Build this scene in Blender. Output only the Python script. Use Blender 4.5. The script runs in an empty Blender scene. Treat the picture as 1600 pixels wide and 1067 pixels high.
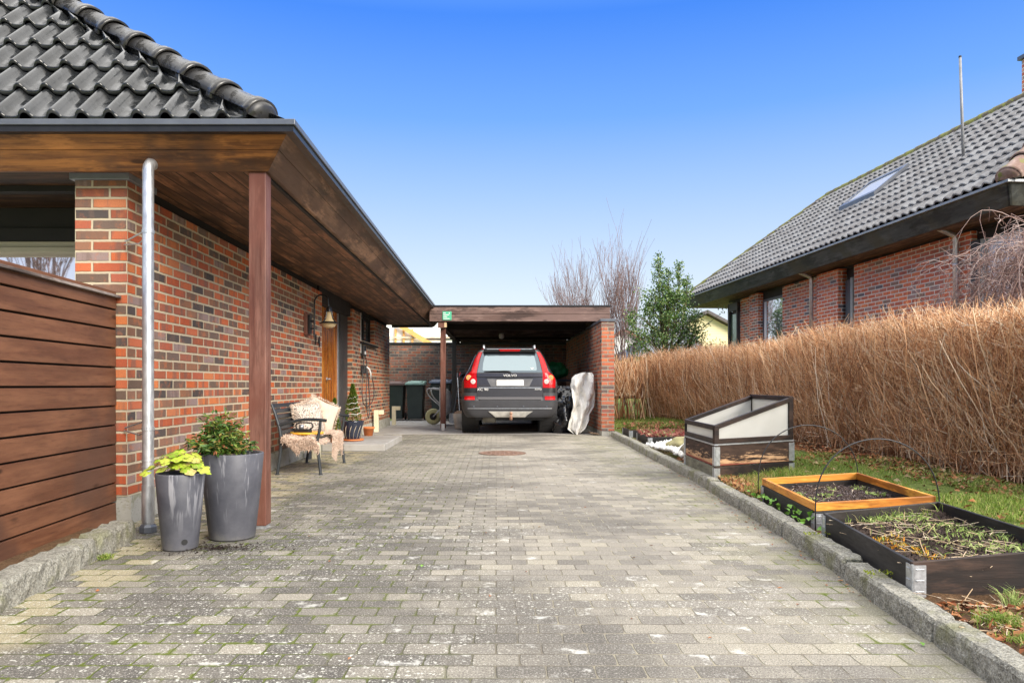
import bpy, math, random
import numpy as np
from mathutils import Vector, Matrix
random.seed(7); RG = np.random.default_rng(11)
R = math.radians
SC = bpy.context.scene
COL = SC.collection
ORG = {}

# ------------------------------------------------------------------ mesh helpers
def tag(o, label=None, cat=None, group=None, kind=None):
    if label: o['label'] = label
    if cat: o['category'] = cat
    if group: o['group'] = group
    if kind: o['kind'] = kind
    return o

def thing(name, loc, label, cat, group=None, rz=0.0):
    o = bpy.data.objects.new(name, None); COL.objects.link(o)
    o.location = loc; o.rotation_euler = (0, 0, rz); o.empty_display_size = .1
    ORG[o.name] = Vector(loc) if rz == 0 else Vector((0, 0, 0))
    return tag(o, label, cat, group)

def link_mesh(name, me, mat, parent=None, smooth=False, bevel=0, label=None, cat=None, group=None, kind=None, org=None):
    o = bpy.data.objects.new(name, me); COL.objects.link(o)
    off = ORG.get(parent.name, Vector((0, 0, 0))) if parent else (Vector(org) if org else Vector((0, 0, 0)))
    if off.length > 0: me.transform(Matrix.Translation(-off))
    if parent: o.parent = parent
    elif org: o.location = org
    ORG[o.name] = off
    if mat:
        for m in (mat if isinstance(mat, (list, tuple)) else [mat]): me.materials.append(m)
    if smooth: me.shade_smooth()
    if bevel:
        b = o.modifiers.new('bevel', 'BEVEL'); b.width = bevel; b.segments = 2; b.limit_method = 'ANGLE'; b.angle_limit = R(40)
    return tag(o, label, cat, group, kind)

class MB:
    def __init__(s): s.v = []; s.f = []
    def add(s, vs, fs):
        n = len(s.v); s.v += [tuple(p) for p in vs]; s.f += [tuple(i + n for i in f) for f in fs]; return s
    def box(s, x0, x1, y0, y1, z0, z1):
        return s.add([(x0,y0,z0),(x1,y0,z0),(x1,y1,z0),(x0,y1,z0),(x0,y0,z1),(x1,y0,z1),(x1,y1,z1),(x0,y1,z1)],
              [(3,2,1,0),(4,5,6,7),(0,1,5,4),(1,2,6,5),(2,3,7,6),(3,0,4,7)])
    def hexa(s, p):   # 8 points, bottom 4 ccw then top 4
        return s.add(p, [(3,2,1,0),(4,5,6,7),(0,1,5,4),(1,2,6,5),(2,3,7,6),(3,0,4,7)])
    def prism(s, pts, d):  # polygon pts (3d) extruded by vector d
        n = len(pts); d = Vector(d)
        vs = [Vector(p) for p in pts] + [Vector(p) + d for p in pts]
        return s.add(vs, [tuple(range(n))[::-1], tuple(range(n, 2*n))] + [(i, (i+1) % n, n+(i+1) % n, n+i) for i in range(n)])
    def bar(s, a, b, w, h, up=(0,0,1)):
        a = Vector(a); b = Vector(b); t = (b-a).normalized(); up = Vector(up)
        sd = t.cross(up)
        if sd.length < 1e-4: sd = t.cross(Vector((1,0,0)))
        sd.normalize(); u = sd.cross(t).normalized()
        q = [(-1,-1),(1,-1),(1,1),(-1,1)]
        pa = [a + sd*(w/2*i) + u*(h/2*j) for i, j in q]; pb = [b + sd*(w/2*i) + u*(h/2*j) for i, j in q]
        return s.add(pa+pb, [(3,2,1,0),(4,5,6,7),(0,1,5,4),(1,2,6,5),(2,3,7,6),(3,0,4,7)])
    def tube(s, pts, r, n=8, cap=True):
        pts = [Vector(p) for p in pts]; K = len(pts)
        rs = r if isinstance(r, (list, tuple)) else [r]*K
        vs = []; prev = None
        for k in range(K):
            t = (pts[min(k+1, K-1)] - pts[max(k-1, 0)]).normalized()
            if prev is None:
                a = Vector((0,0,1)) if abs(t.z) < .9 else Vector((1,0,0)); e1 = t.cross(a).normalized()
            else:
                e1 = (prev - t*prev.dot(t)).normalized()
            prev = e1; e2 = t.cross(e1)
            for i in range(n):
                an = 2*math.pi*i/n; vs.append(pts[k] + (e1*math.cos(an) + e2*math.sin(an))*rs[k])
        fs = [(k*n+i, k*n+(i+1) % n, (k+1)*n+(i+1) % n, (k+1)*n+i) for k in range(K-1) for i in range(n)]
        if cap: fs += [tuple(range(n))[::-1], tuple(range((K-1)*n, K*n))]
        return s.add(vs, fs)
    def lathe(s, prof, c=(0,0,0), n=32, axis='z', cap=True):
        vs = []
        for r, h in prof:
            for i in range(n):
                a = 2*math.pi*i/n; p = (r*math.cos(a), r*math.sin(a), h)
                if axis == 'x': p = (h, r*math.cos(a), r*math.sin(a))
                if axis == 'y': p = (r*math.cos(a), h, r*math.sin(a))
                vs.append((p[0]+c[0], p[1]+c[1], p[2]+c[2]))
        K = len(prof)
        fs = [(k*n+i, k*n+(i+1) % n, (k+1)*n+(i+1) % n, (k+1)*n+i) for k in range(K-1) for i in range(n)]
        if cap: fs += [tuple(range(n))[::-1], tuple(range((K-1)*n, K*n))]
        return s.add(vs, fs)
    def grid(s, fn, nu, nv):
        vs = [fn(i/nu, j/nv) for j in range(nv+1) for i in range(nu+1)]
        return s.add(vs, [(j*(nu+1)+i, j*(nu+1)+i+1, (j+1)*(nu+1)+i+1, (j+1)*(nu+1)+i) for j in range(nv) for i in range(nu)])
    def build(s, name, mat, parent=None, **k):
        me = bpy.data.meshes.new(name); me.from_pydata(s.v, [], s.f); me.validate(); me.update()
        import bmesh
        b = bmesh.new(); b.from_mesh(me); bmesh.ops.recalc_face_normals(b, faces=b.faces); b.to_mesh(me); b.free()
        return link_mesh(name, me, mat, parent, **k)

def np_mesh(name, V, F, mat, parent=None, **k):
    """V (n,3), F (m,q) arrays"""
    me = bpy.data.meshes.new(name); q = F.shape[1]
    me.vertices.add(len(V)); me.vertices.foreach_set('co', V.astype(np.float32).ravel())
    me.loops.add(F.size); me.loops.foreach_set('vertex_index', F.astype(np.int32).ravel())
    me.polygons.add(len(F)); me.polygons.foreach_set('loop_start', (np.arange(len(F))*q).astype(np.int32))
    me.update(calc_edges=True)
    return link_mesh(name, me, mat, parent, **k)

def tubes_np(P, Rr, n=3):
    """P (N,K,3) polylines, Rr (N,K) radii -> V, F"""
    N, K, _ = P.shape
    d = P[:, -1] - P[:, 0]; d /= np.linalg.norm(d, axis=1, keepdims=True) + 1e-9
    a = np.where(np.abs(d[:, 2:3]) < .9, np.array([[0, 0, 1.]]), np.array([[1., 0, 0]]))
    e1 = np.cross(d, a); e1 /= np.linalg.norm(e1, axis=1, keepdims=True); e2 = np.cross(d, e1)
    an = 2*np.pi*np.arange(n)/n
    off = e1[:, None, :]*np.cos(an)[None, :, None] + e2[:, None, :]*np.sin(an)[None, :, None]
    V = P[:, :, None, :] + off[:, None, :, :]*Rr[:, :, None, None]
    V = V.reshape(-1, 3)
    k = np.arange(K-1)[:, None]; i = np.arange(n)[None, :]
    q = np.stack([k*n+i, k*n+(i+1) % n, (k+1)*n+(i+1) % n, (k+1)*n+i], -1).reshape(-1, 4)
    F = (q[None] + (np.arange(N)*K*n)[:, None, None]).reshape(-1, 4)
    return V, F

def leaves_np(C, D, Nn, L, W, fold=.25):
    """leaf quads: base C, direction D, normal N, length L, width W"""
    D = D/np.linalg.norm(D, axis=1, keepdims=True)
    S = np.cross(D, Nn); S /= np.linalg.norm(S, axis=1, keepdims=True)+1e-9
    U = np.cross(S, D)
    L = L[:, None]; W = W[:, None]
    b = C; t = C + D*L - U*L*.12; l = C + D*L*.45 + S*W*.5 + U*W*fold; r = C + D*L*.45 - S*W*.5 + U*W*fold
    V = np.stack([b, r, t, l], 1).reshape(-1, 3)
    F = np.arange(len(C))[:, None]*4 + np.array([[0, 1, 2, 3]])
    F = np.concatenate([F[:, [0, 1, 2]], F[:, [0, 2, 3]]])
    return V, F

def rnd(n, a, b): return RG.uniform(a, b, n)
def rdir(n, up=0.0):
    v = RG.normal(size=(n, 3)); v[:, 2] += up
    return v/np.linalg.norm(v, axis=1, keepdims=True)

# ------------------------------------------------------------------ material helpers
class NT:
    def __init__(s, name):
        s.m = bpy.data.materials.new(name); s.m.use_nodes = True; s.t = s.m.node_tree
        s.b = s.t.nodes['Principled BSDF']; s.out = s.t.nodes['Material Output']
    def n(s, ty, **k):
        x = s.t.nodes.new(ty)
        for a, v in k.items(): setattr(x, a, v)
        return x
    def set(s, sock, v):
        if hasattr(v, 'is_output') or isinstance(v, bpy.types.NodeSocket): s.t.links.new(v, sock)
        else:
            if sock.type == 'RGBA' and len(v) == 3: v = (*v, 1)
            sock.default_value = v
    def math(s, op, a, b=None, c=None, clamp=False):
        x = s.n('ShaderNodeMath', operation=op, use_clamp=clamp)
        s.set(x.inputs[0], a)
        if b is not None: s.set(x.inputs[1], b)
        if c is not None: s.set(x.inputs[2], c)
        return x.outputs[0]
    def mix(s, f, a, b, bt='MIX'):
        x = s.n('ShaderNodeMix', data_type='RGBA', blend_type=bt)
        s.set(x.inputs[0], f); s.set(x.inputs[6], a); s.set(x.inputs[7], b); return x.outputs[2]
    def obj(s): return s.n('ShaderNodeTexCoord').outputs['Object']
    def xyz(s, v):
        x = s.n('ShaderNodeSeparateXYZ'); s.set(x.inputs[0], v); return x.outputs
    def comb(s, x, y, z=0.0):
        c = s.n('ShaderNodeCombineXYZ'); s.set(c.inputs[0], x); s.set(c.inputs[1], y); s.set(c.inputs[2], z); return c.outputs[0]
    def map(s, v, sc=(1,1,1), loc=(0,0,0)):
        x = s.n('ShaderNodeMapping'); s.set(x.inputs[0], v); x.inputs[3].default_value = sc; x.inputs[1].default_value = loc; return x.outputs[0]
    def noise(s, v, scale, det=4, rough=.6, col=False):
        x = s.n('ShaderNodeTexNoise'); s.set(x.inputs['Vector'], v); x.inputs['Scale'].default_value = scale
        x.inputs['Detail'].default_value = det; x.inputs['Roughness'].default_value = rough
        return x.outputs[1] if col else x.outputs[0]
    def vor(s, v, scale, feat='F1', rnd=1.0):
        x = s.n('ShaderNodeTexVoronoi', feature=feat); s.set(x.inputs['Vector'], v); x.inputs['Scale'].default_value = scale
        x.inputs['Randomness'].default_value = rnd
        return x.outputs
    def white(s, v):
        x = s.n('ShaderNodeTexWhiteNoise', noise_dimensions='3D'); s.set(x.inputs[0], v); return x.outputs[0]
    def ramp(s, f, stops, interp='LINEAR'):
        x = s.n('ShaderNodeValToRGB'); s.set(x.inputs[0], f); cr = x.color_ramp; cr.interpolation = interp
        while len(cr.elements) < len(stops): cr.elements.new(.5)
        for e, (p, c) in zip(cr.elements, stops):
            e.position = p; e.color = (*c, 1) if len(c) == 3 else c
        return x.outputs[0]
    def step(s, f, a, b):   # smooth 0..1 between a and b
        x = s.n('ShaderNodeMapRange', interpolation_type='SMOOTHSTEP'); s.set(x.inputs[0], f)
        x.inputs[1].default_value = a; x.inputs[2].default_value = b; x.inputs[3].default_value = 0; x.inputs[4].default_value = 1
        return x.outputs[0]
    def bump(s, h, strength=.5, dist=.01):
        x = s.n('ShaderNodeBump'); s.set(x.inputs['Height'], h); x.inputs['Strength'].default_value = strength; x.inputs['Distance'].default_value = dist
        s.t.links.new(x.outputs[0], s.b.inputs['Normal']); return x
    def fin(s, col=None, rough=None, metal=None, spec=None, **k):
        if col is not None: s.set(s.b.inputs['Base Color'], col)
        if rough is not None: s.set(s.b.inputs['Roughness'], rough)
        if metal is not None: s.set(s.b.inputs['Metallic'], metal)
        if spec is not None: s.set(s.b.inputs['Specular IOR Level'], spec)
        for a, v in k.items(): s.set(s.b.inputs[a.replace('_', ' ')], v)
        return s.m

def plain(name, col, rough=.6, metal=0, var=.25, scale=8, bump=.0, spec=.5, bscale=None, **k):
    t = NT(name); o = t.obj(); n = t.noise(o, scale)
    dark = tuple(c*(1-var) for c in col); light = tuple(min(1, c*(1+var)) for c in col)
    c = t.ramp(n, [(.3, dark), (.7, light)])
    if bump: t.bump(t.noise(o, bscale or scale*8, 5), bump, .004)
    r = t.math('ADD', t.math('MULTIPLY', t.noise(o, scale*2), .2), rough-.1, clamp=True)
    return t.fin(c, r, metal, spec, **k)

def island(name, stops, rough=.8, spec=.3, trans=0, hue_noise=None):
    t = NT(name); g = t.n('ShaderNodeNewGeometry').outputs['Random Per Island']
    c = t.ramp(g, stops)
    if hue_noise: c = t.mix(t.math('MULTIPLY', t.noise(t.obj(), hue_noise), .8), c, stops[0][1])
    m = t.fin(c, rough, 0, spec)
    if trans:
        tr = t.n('ShaderNodeBsdfTranslucent'); t.set(tr.inputs[0], c)
        mx = t.n('ShaderNodeMixShader'); mx.inputs[0].default_value = trans
        t.t.links.new(t.b.outputs[0], mx.inputs[1]); t.t.links.new(tr.outputs[0], mx.inputs[2]); t.t.links.new(mx.outputs[0], t.out.inputs[0])
    return m

def brick_mat(name, stops, mortar=(.60,.50,.35), L=.24, H=.073, mw=.0165, side_off=.12, vary=.5, wet=0, voff=0.0):
    t = NT(name); o = t.obj(); X, Y, Z = t.xyz(o)
    nrm = t.xyz(t.n('ShaderNodeNewGeometry').outputs['Normal'])
    front = t.math('GREATER_THAN', t.math('ABSOLUTE', nrm[1]), .6)
    wob = t.noise(o, 14, 2); wob2 = t.noise(t.map(o, loc=(3,5,7)), 17, 2)
    u = t.math('ADD', t.math('MULTIPLY', front, X), t.math('MULTIPLY', t.math('SUBTRACT', 1.0, front), t.math('ADD', Y, side_off)))
    u = t.math('ADD', u, t.math('MULTIPLY', t.math('SUBTRACT', wob, .5), .008))
    v = t.math('ADD', t.math('ADD', Z, voff), t.math('MULTIPLY', t.math('SUBTRACT', wob2, .5), .007))
    rv = t.math('DIVIDE', v, H); row = t.math('FLOOR', rv); fv = t.math('FRACT', rv)
    ru = t.math('ADD', t.math('DIVIDE', u, L), t.math('MULTIPLY', t.math('FLOORED_MODULO', row, 2.0), .5))
    col = t.math('FLOOR', ru); fu = t.math('FRACT', ru)
    cell = t.comb(col, row, t.math('MULTIPLY', front, 7.0))
    rr = t.white(cell); r2 = t.white(t.map(cell, loc=(31, 17, 3)))
    eu = t.math('MULTIPLY', t.math('MINIMUM', fu, t.math('SUBTRACT', 1.0, fu)), L)
    ev = t.math('MULTIPLY', t.math('MINIMUM', fv, t.math('SUBTRACT', 1.0, fv)), H)
    e = t.math('MINIMUM', eu, ev)
    mask = t.step(e, mw*.38, mw*.62)
    base = t.ramp(rr, stops, 'CONSTANT')
    blot = t.noise(t.map(o, sc=(1,1,1)), 11, 4)
    blot2 = t.noise(t.comb(t.math('ADD', col, t.math('MULTIPLY', X, 6.0)), t.math('ADD', row, t.math('MULTIPLY', Y, 6.0)), Z), 1.7, 3)
    c = t.mix(t.math('MULTIPLY', t.step(blot2, .50, .62), vary*1.2), base, (.13,.085,.065))
    c = t.mix(t.math('MULTIPLY', t.step(blot, .52, .66), vary*.9), c, (.50,.15,.05))
    fine = t.noise(o, 160, 3)
    c = t.mix(.6, c, t.ramp(fine, [(.3, (.35,.35,.35)), (.7, (.75,.75,.75))]), 'OVERLAY')
    c = t.mix(t.math('MULTIPLY', r2, .18), c, (.30,.22,.20))
    mc = t.mix(t.noise(o, 30, 3), mortar, tuple(x*.72 for x in mortar))
    eff = t.math('MULTIPLY', t.step(t.noise(o, 1.3, 5), .56, .8), .16)
    c = t.mix(mask, mc, c); c = t.mix(eff, c, (.6,.56,.5))
    h = t.math('ADD', mask, t.math('MULTIPLY', fine, .22))
    t.bump(h, .9, .008)
    return t.fin(c, t.math('ADD', .62, t.math('MULTIPLY', t.math('SUBTRACT', 1.0, mask), .3)), 0, .3)

def wood_mat(name, c1, c2, c3=None, axis='y', rough=.55, grain=1.0, plank=None, paxis='x', gapcol=(.01,.007,.005), knots=True, bump=.35, blot=1.0):
    t = NT(name); o = t.obj(); X, Y, Z = t.xyz(o)
    sc = {'x': (.5, 8, 8), 'y': (8, .5, 8), 'z': (8, 8, .5)}[axis]
    vec = o
    if plank:
        pa = {'x': X, 'y': Y, 'z': Z}[paxis]
        pi = t.math('FLOOR', t.math('DIVIDE', pa, plank)); pr = t.white(t.comb(pi, 3.3, 1.1))
        vec = t.comb(t.math('ADD', X, t.math('MULTIPLY', pr, 9.0)), t.math('ADD', Y, t.math('MULTIPLY', pr, 7.0)), t.math('ADD', Z, t.math('MULTIPLY', pr, 5.0)))
    g = t.noise(t.map(vec, sc=tuple(x*grain for x in sc)), 2.2, 6, .62)
    g2 = t.noise(t.map(vec, sc=tuple(x*4*grain for x in sc)), 2.5, 4, .7)
    big = t.noise(vec, 1.1, 4, .6)
    c = t.ramp(g, [(.40, c1), (.60, c2)])
    c = t.mix(t.math('MULTIPLY', t.step(t.noise(t.map(vec, sc=tuple({.5:.35,8:1.6}[x] for x in sc), loc=(5,2,8)), 3.0, 5, .7), .48, .60), .72*blot), c, tuple(x*.30 for x in c1))
    c = t.mix(t.math('MULTIPLY', t.step(t.noise(t.map(vec, sc=tuple({.5:.5,8:2.0}[x] for x in sc), loc=(1,9,3)), 3.0, 5, .7), .52, .63), .6*blot), c, tuple(min(.9,x*1.6) for x in c2))
    c = t.mix(t.math('MULTIPLY', t.step(g2, .5, .72), .45), c, tuple(x*.35 for x in c1))
    if c3: c = t.mix(t.math('MULTIPLY', t.step(big, .48, .62), .8), c, c3)
    if knots:
        vv = t.vor(t.map(vec, sc=tuple({.5: 1.0, 8: 3.2}[x] for x in sc)), 1.4)[0]
        c = t.mix(t.math('SUBTRACT', 1.0, t.step(vv, .05, .1)), c, tuple(x*.4 for x in c1))
    h = t.math('ADD', g, t.math('MULTIPLY', g2, .6))
    if plank:
        c = t.mix(t.math('MULTIPLY', pr, .45), c, tuple(x*.45 for x in c1))
        fr = t.math('FRACT', t.math('DIVIDE', pa, plank)); e = t.math('MULTIPLY', t.math('MINIMUM', fr, t.math('SUBTRACT', 1.0, fr)), plank)
        gm = t.step(e, .003, .008); c = t.mix(gm, gapcol, c); h = t.math('ADD', h, t.math('MULTIPLY', gm, 2.5))
    t.bump(h, bump, .003)
    return t.fin(c, t.math('ADD', rough-.1, t.math('MULTIPLY', g2, .25)), 0, .35)
# ------------------------------------------------------------------ materials
BR = [(0,(.50,.115,.035)),(.16,(.40,.085,.032)),(.32,(.31,.085,.04)),(.44,(.20,.10,.06)),(.56,(.13,.085,.06)),(.66,(.065,.053,.048)),(.75,(.26,.12,.065)),(.84,(.56,.17,.055)),(.94,(.27,.19,.17))]
BR2 = [(0,(.72,.17,.06)),(.25,(.60,.13,.05)),(.45,(.48,.12,.06)),(.64,(.26,.15,.10)),(.72,(.12,.10,.10)),(.77,(.72,.20,.07)),(.94,(.32,.20,.17))]
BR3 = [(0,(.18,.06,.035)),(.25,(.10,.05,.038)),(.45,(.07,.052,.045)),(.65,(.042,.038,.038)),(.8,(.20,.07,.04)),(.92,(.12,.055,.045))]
M = {}
M['brick'] = brick_mat('brick_mixed_red', BR, voff=.029)
M['brick_n'] = brick_mat('brick_red_neighbour', BR2, mortar=(.85,.78,.66), vary=.3, L=.235, H=.073)
M['brick_g'] = brick_mat('brick_orange_column', [(0,(.46,.12,.05)),(.3,(.40,.09,.04)),(.5,(.30,.08,.05)),(.65,(.16,.08,.06)),(.78,(.10,.075,.07)),(.86,(.50,.15,.06))], mortar=(.40,.36,.28), side_off=0.0, L=.24)
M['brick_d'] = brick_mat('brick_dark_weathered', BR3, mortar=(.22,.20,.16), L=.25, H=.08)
t = NT('plinth_concrete'); o = t.obj(); n = t.noise(o, 3, 5, .7); n2 = t.noise(t.map(o, loc=(2,6,1)), 7, 6, .7)
c = t.ramp(n, [(.3,(.33,.32,.28)),(.7,(.48,.46,.41))]); c = t.mix(t.math('MULTIPLY', t.step(n2, .50, .62), .6), c, (.19,.19,.09)); c = t.mix(t.math('MULTIPLY', t.step(t.noise(o, 45, 4), .56, .66), .5), c, (.16,.15,.12))
t.bump(t.noise(o, 60, 5), .4, .004); M['plinth'] = t.fin(c, .88, 0, .25)
M['fascia'] = wood_mat('fascia_stained_wood', (.13,.050,.017), (.33,.135,.036), (.055,.030,.020), 'x', .5, 1.0)
M['fascia_y'] = wood_mat('fascia_side_stained_wood', (.12,.062,.036), (.26,.145,.085), (.10,.052,.032), 'y', .5, .8)
M['soffit'] = wood_mat('soffit_boards', (.11,.052,.026), (.33,.16,.085), (.06,.032,.02), 'y', .55, .8, plank=.115, paxis='x')
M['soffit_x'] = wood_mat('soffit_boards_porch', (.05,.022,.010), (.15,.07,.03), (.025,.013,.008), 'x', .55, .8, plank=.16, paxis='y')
M['dark'] = plain('dark_stained_timber', (.012,.010,.010), .7, var=.3, scale=5)
M['darkgrey'] = plain('dark_grey_timber', (.045,.042,.040), .6, var=.25, scale=5, bump=.2)
M['post'] = wood_mat('post_red_brown_wood', (.11,.038,.024), (.20,.095,.068), (.14,.05,.033), 'z', .45, 1.0, blot=.45)
M['fence'] = wood_mat('fence_brown_boards', (.125,.050,.026), (.19,.083,.043), (.09,.043,.028), 'y', .45, .8, knots=True, bump=.35, blot=.28)
M['fencecap'] = wood_mat('weathered_cap_board', (.12,.09,.08), (.26,.22,.20), None, 'y', .8)
M['metal_d'] = plain('anthracite_sheet_metal', (.12,.13,.15), .35, .3, var=.15, scale=4)
M['metal_b'] = plain('black_drip_metal', (.02,.02,.022), .35, .2, var=.2)
M['galv'] = NT('galvanised_pipe'); t = M['galv']
v_ = t.noise(t.map(t.obj(), sc=(1,1,.4)), 24, 4)
M['galv'] = t.fin(t.ramp(v_, [(.3,(.42,.43,.44)),(.7,(.72,.73,.74))]), t.math('ADD', .28, t.math('MULTIPLY', v_, .25)), .75)
M['zinc'] = plain('zinc_corner_metal', (.50,.52,.54), .38, .7, var=.25, scale=30)
def tile_mat(name, c1, c2, r0, r1, moss=None):
    t = NT(name); o = t.obj(); g = t.n('ShaderNodeNewGeometry').outputs['Random Per Island']
    n = t.noise(o, 3.5, 5); n2 = t.noise(o, 22, 4)
    c = t.mix(t.step(n, .4, .65), c1, c2); c = t.mix(t.math('MULTIPLY', t.step(n2, .55, .7), .4), c, tuple(x*1.8 for x in c2))
    if moss: c = t.mix(t.math('MULTIPLY', t.step(t.noise(t.map(o, loc=(9,1,4)), 9, 5), .53, .62), .9), c, moss)
    rg = t.ramp(t.noise(t.map(o, loc=(4,4,4)), 13, 3), [(.45,(r0,)*3),(.55,(r1,)*3)])
    t.bump(t.noise(o, 40, 4), .15, .004)
    return t.fin(c, rg, 0, .5)
M['tile'] = tile_mat('glazed_black_roof_tiles', (.012,.013,.014), (.03,.032,.035), .10, .28)
M['hip'] = tile_mat('matt_black_hip_tiles', (.022,.021,.021), (.05,.048,.046), .2, .42)
M['tile_n'] = tile_mat('frosty_grey_roof_tiles', (.17,.16,.155), (.28,.275,.27), .7, .85)
M['ridge_n'] = tile_mat('mossy_ridge_tiles', (.13,.10,.07), (.22,.22,.06), .8, .9, (.26,.27,.04))
M['hip_n'] = tile_mat('brown_hip_tile', (.18,.11,.085), (.28,.20,.17), .7, .9, (.16,.17,.03))
M['fasc_n'] = wood_mat('neighbour_fascia_grey_green', (.045,.05,.048), (.075,.08,.074), (.06,.055,.035), 'y', .6, .6)
M['soff_n'] = wood_mat('neighbour_soffit_boards', (.12,.075,.05), (.28,.18,.12), None, 'y', .7, .8, plank=.12, paxis='x')
M['door'] = wood_mat('door_varnished_orange_wood', (.42,.10,.012), (.68,.24,.035), None, 'z', .22, 1.0, plank=.17, paxis='y', gapcol=(.12,.03,.01), knots=False, bump=.1)
M['glass'] = NT('window_glass_reflective').fin((.10,.12,.13), .03, 0, 1.0)
t = NT('porch_window_glass'); M['glassp'] = t.fin((.92,.86,.90), .02, .95, 1.0)
M['white'] = plain('white_paint', (.78,.77,.73), .5, var=.05)
M['cream'] = plain('cream_painted_wood', (.66,.60,.42), .55, var=.08, scale=6)
M['beige'] = plain('beige_cassette', (.50,.45,.33), .5, var=.05)
M['black'] = plain('black_plastic', (.018,.018,.019), .45, var=.2)
M['cable'] = plain('grey_black_cable', (.05,.045,.045), .5)
M['iron'] = plain('charcoal_powder_coat', (.035,.040,.045), .42, .3, var=.15, scale=10)
M['terra'] = plain('terracotta', (.55,.17,.05), .7, var=.15, scale=6)

# ------------------------------------------------------------------ pan-tile sheet
def tile_sheet(name, mat, parent, O, A, U, N, nx, ny, pw, ex, prof, step, clip=None, nsub=8, jit=.004):
    """O origin, A across unit, U up-slope unit, N normal; one row = own strip, lower edge standing proud"""
    O, A, U, N = [np.array(v, float) for v in (O, A, U, N)]
    V = []; F = []; base = 0
    xs = np.arange(nx*nsub+1)*(pw/nsub); ph = (np.arange(nx*nsub+1) % nsub)/nsub; til = np.arange(nx*nsub+1)//nsub
    hp = np.array([prof(p) for p in ph])
    for j in range(ny):
        tj = RG.uniform(-1, 1, nx+2)[til]*jit; tw = RG.uniform(-1, 1, nx+2)[til]*.02
        rows = [(0.0, step-.024), (0.0, step), (.06, step+.0), (.5, step*.55), (1.04, -.004)]
        st = len(V)
        for (fr, hh) in rows:
            y = (j+fr)*ex
            for i in range(len(xs)):
                x = xs[i]
                if clip: x = clip(x, y)
                off = hp[i] + hh + tj[i]*(1-fr) + 0
                V.append(O + A*x + U*(y + (tw[i]*.2 if fr == 0 else 0)) + N*off)
        n = len(xs)
        for r in range(len(rows)-1):
            for i in range(n-1):
                a = st+r*n+i
                if np.linalg.norm(V[a]-V[a+1]) < 1e-4 and np.linalg.norm(V[a+n]-V[a+n+1]) < 1e-4: continue
                F.append((a, a+1, a+n+1, a+n))
    V = np.array(V); F = np.array(F)
    return np_mesh(name, V, F, mat, parent, smooth=True)

def roll(p):      # wide shallow trough, raised roll on the right with a lapped edge
    if p < .02: return .016
    if p < .60: return -.012*math.sin(math.pi*(p-.02)/.58)**.7
    q = (p-.60)/.40
    return .044*math.sin(math.pi*(.04+.78*q))**.9
def wave(p): return .024*math.cos(2*math.pi*p)

def hip_tiles(parent, a, b, r, L, mat, n=16, taper=.86, name='ridge_tile', collar=True):
    a = Vector(a); b = Vector(b); d = (b-a); tot = d.length; d.normalize()
    side = d.cross(Vector((0,0,1))).normalized(); up = side.cross(d).normalized()
    k = int(tot/L)
    for i in range(k+1):
        s0 = i*L; jr = 1+random.uniform(-.02,.02)
        mb = MB()
        prof = [(s0-.03, r*1.0), (s0-.03, r*1.13), (s0+.035, r*1.13), (s0+.04, r*1.02), (s0+L+.0, r*taper)] if collar else [(s0, r*1.05), (s0+L, r*.92)]
        def fn(u, v, prof=prof):
            idx = min(int(v*(len(prof)-1)+1e-6), len(prof)-1); s, rr = prof[idx]; an = math.pi*(u*1.16-.08)
            c = a + d*s; w = rr*jr
            return tuple(c + side*(-math.cos(an)*w) + up*(math.sin(an)*w*.95 - .03))
        mb.grid(fn, n, len(prof)-1)
        o = mb.build(name, mat, parent, smooth=True)
        if i == 0:   # closed rounded end
            e = MB()
            def cap(u, v):
                an = math.pi*u; ph = v*math.pi/2
                c = a + d*(-.03 - math.cos(ph)*.0 - math.sin(math.pi/2-ph)*.05)
                return tuple(c + side*(-math.cos(an)*r*math.sin(ph)) + up*(math.sin(an)*r*math.sin(ph)*.95-.03))
            e.grid(cap, n, 5); e.build('hip_end_cap', mat, parent, smooth=True)

# ------------------------------------------------------------------ LEFT HOUSE
house = thing('brick_house', (-2.53, 5.05, 0), 'mixed brick house with black glazed tiles and deep brown eaves on the left', 'house')
W = MB()
W.box(-2.888,-2.53, 5.05,5.42, .19,2.354)
W.box(-2.83,-2.532, 5.42,10.7, .19,2.30)
W.box(-2.83,-2.532, 12.99,13.75, .19,2.30)
W.box(-2.83,-2.532, 13.75,15.35, .19,1.80)
W.box(-2.83,-2.532, 15.35,17.5, .19,2.30)
W.box(-2.83,-2.70, 5.43,10.69, .3,2.401)
W.build('wall', M['brick'], house)
W = MB(); W.box(-2.878,-2.51, 5.06,10.7, -.05,.19); W.box(-2.82,-2.515, 12.99,17.49, -.05,.188); W.build('plinth', M['plinth'], house)
W = MB(); W.box(-2.915,-2.505, 5.025,5.44, 2.356,2.402); W.build('pillar_cap', plain('grey_cap_sheet',(.25,.265,.30),.4,.2,var=.1), house, bevel=.003)
W = MB(); W.box(-2.80,-2.60, 5.445,10.7, 2.302,2.401); W.box(-2.80,-2.60, 12.99,17.48, 2.302,2.398); W.box(-2.80,-2.57, 10.7,12.99, 2.16,2.398); W.build('dark_top_band', M['dark'], house)  # near-black fill paints the gap shade above the bricks, plus the door beam
W = MB(); W.box(-9,-2.831, 6.0,6.15, 2.125,2.23); W.box(-9,-2.831, 6.03,6.15, 2.235,2.401); W.box(-9,-2.831,5.35,5.43,2.36,2.401); W.build('porch_beam', M['dark'], house)
W = MB(); W.box(-9,-2.831, 6.15,6.4, 0,2.401); W.build('porch_wall', M['dark'], house)
f = MB(); f.box(-9,-2.832, 5.97,6.148, 2.03,2.073); f.box(-9,-2.832, 6.0,6.148, 2.076,2.122); fo = f.build('awning_cassette', M['beige'], house, bevel=.006)
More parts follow.
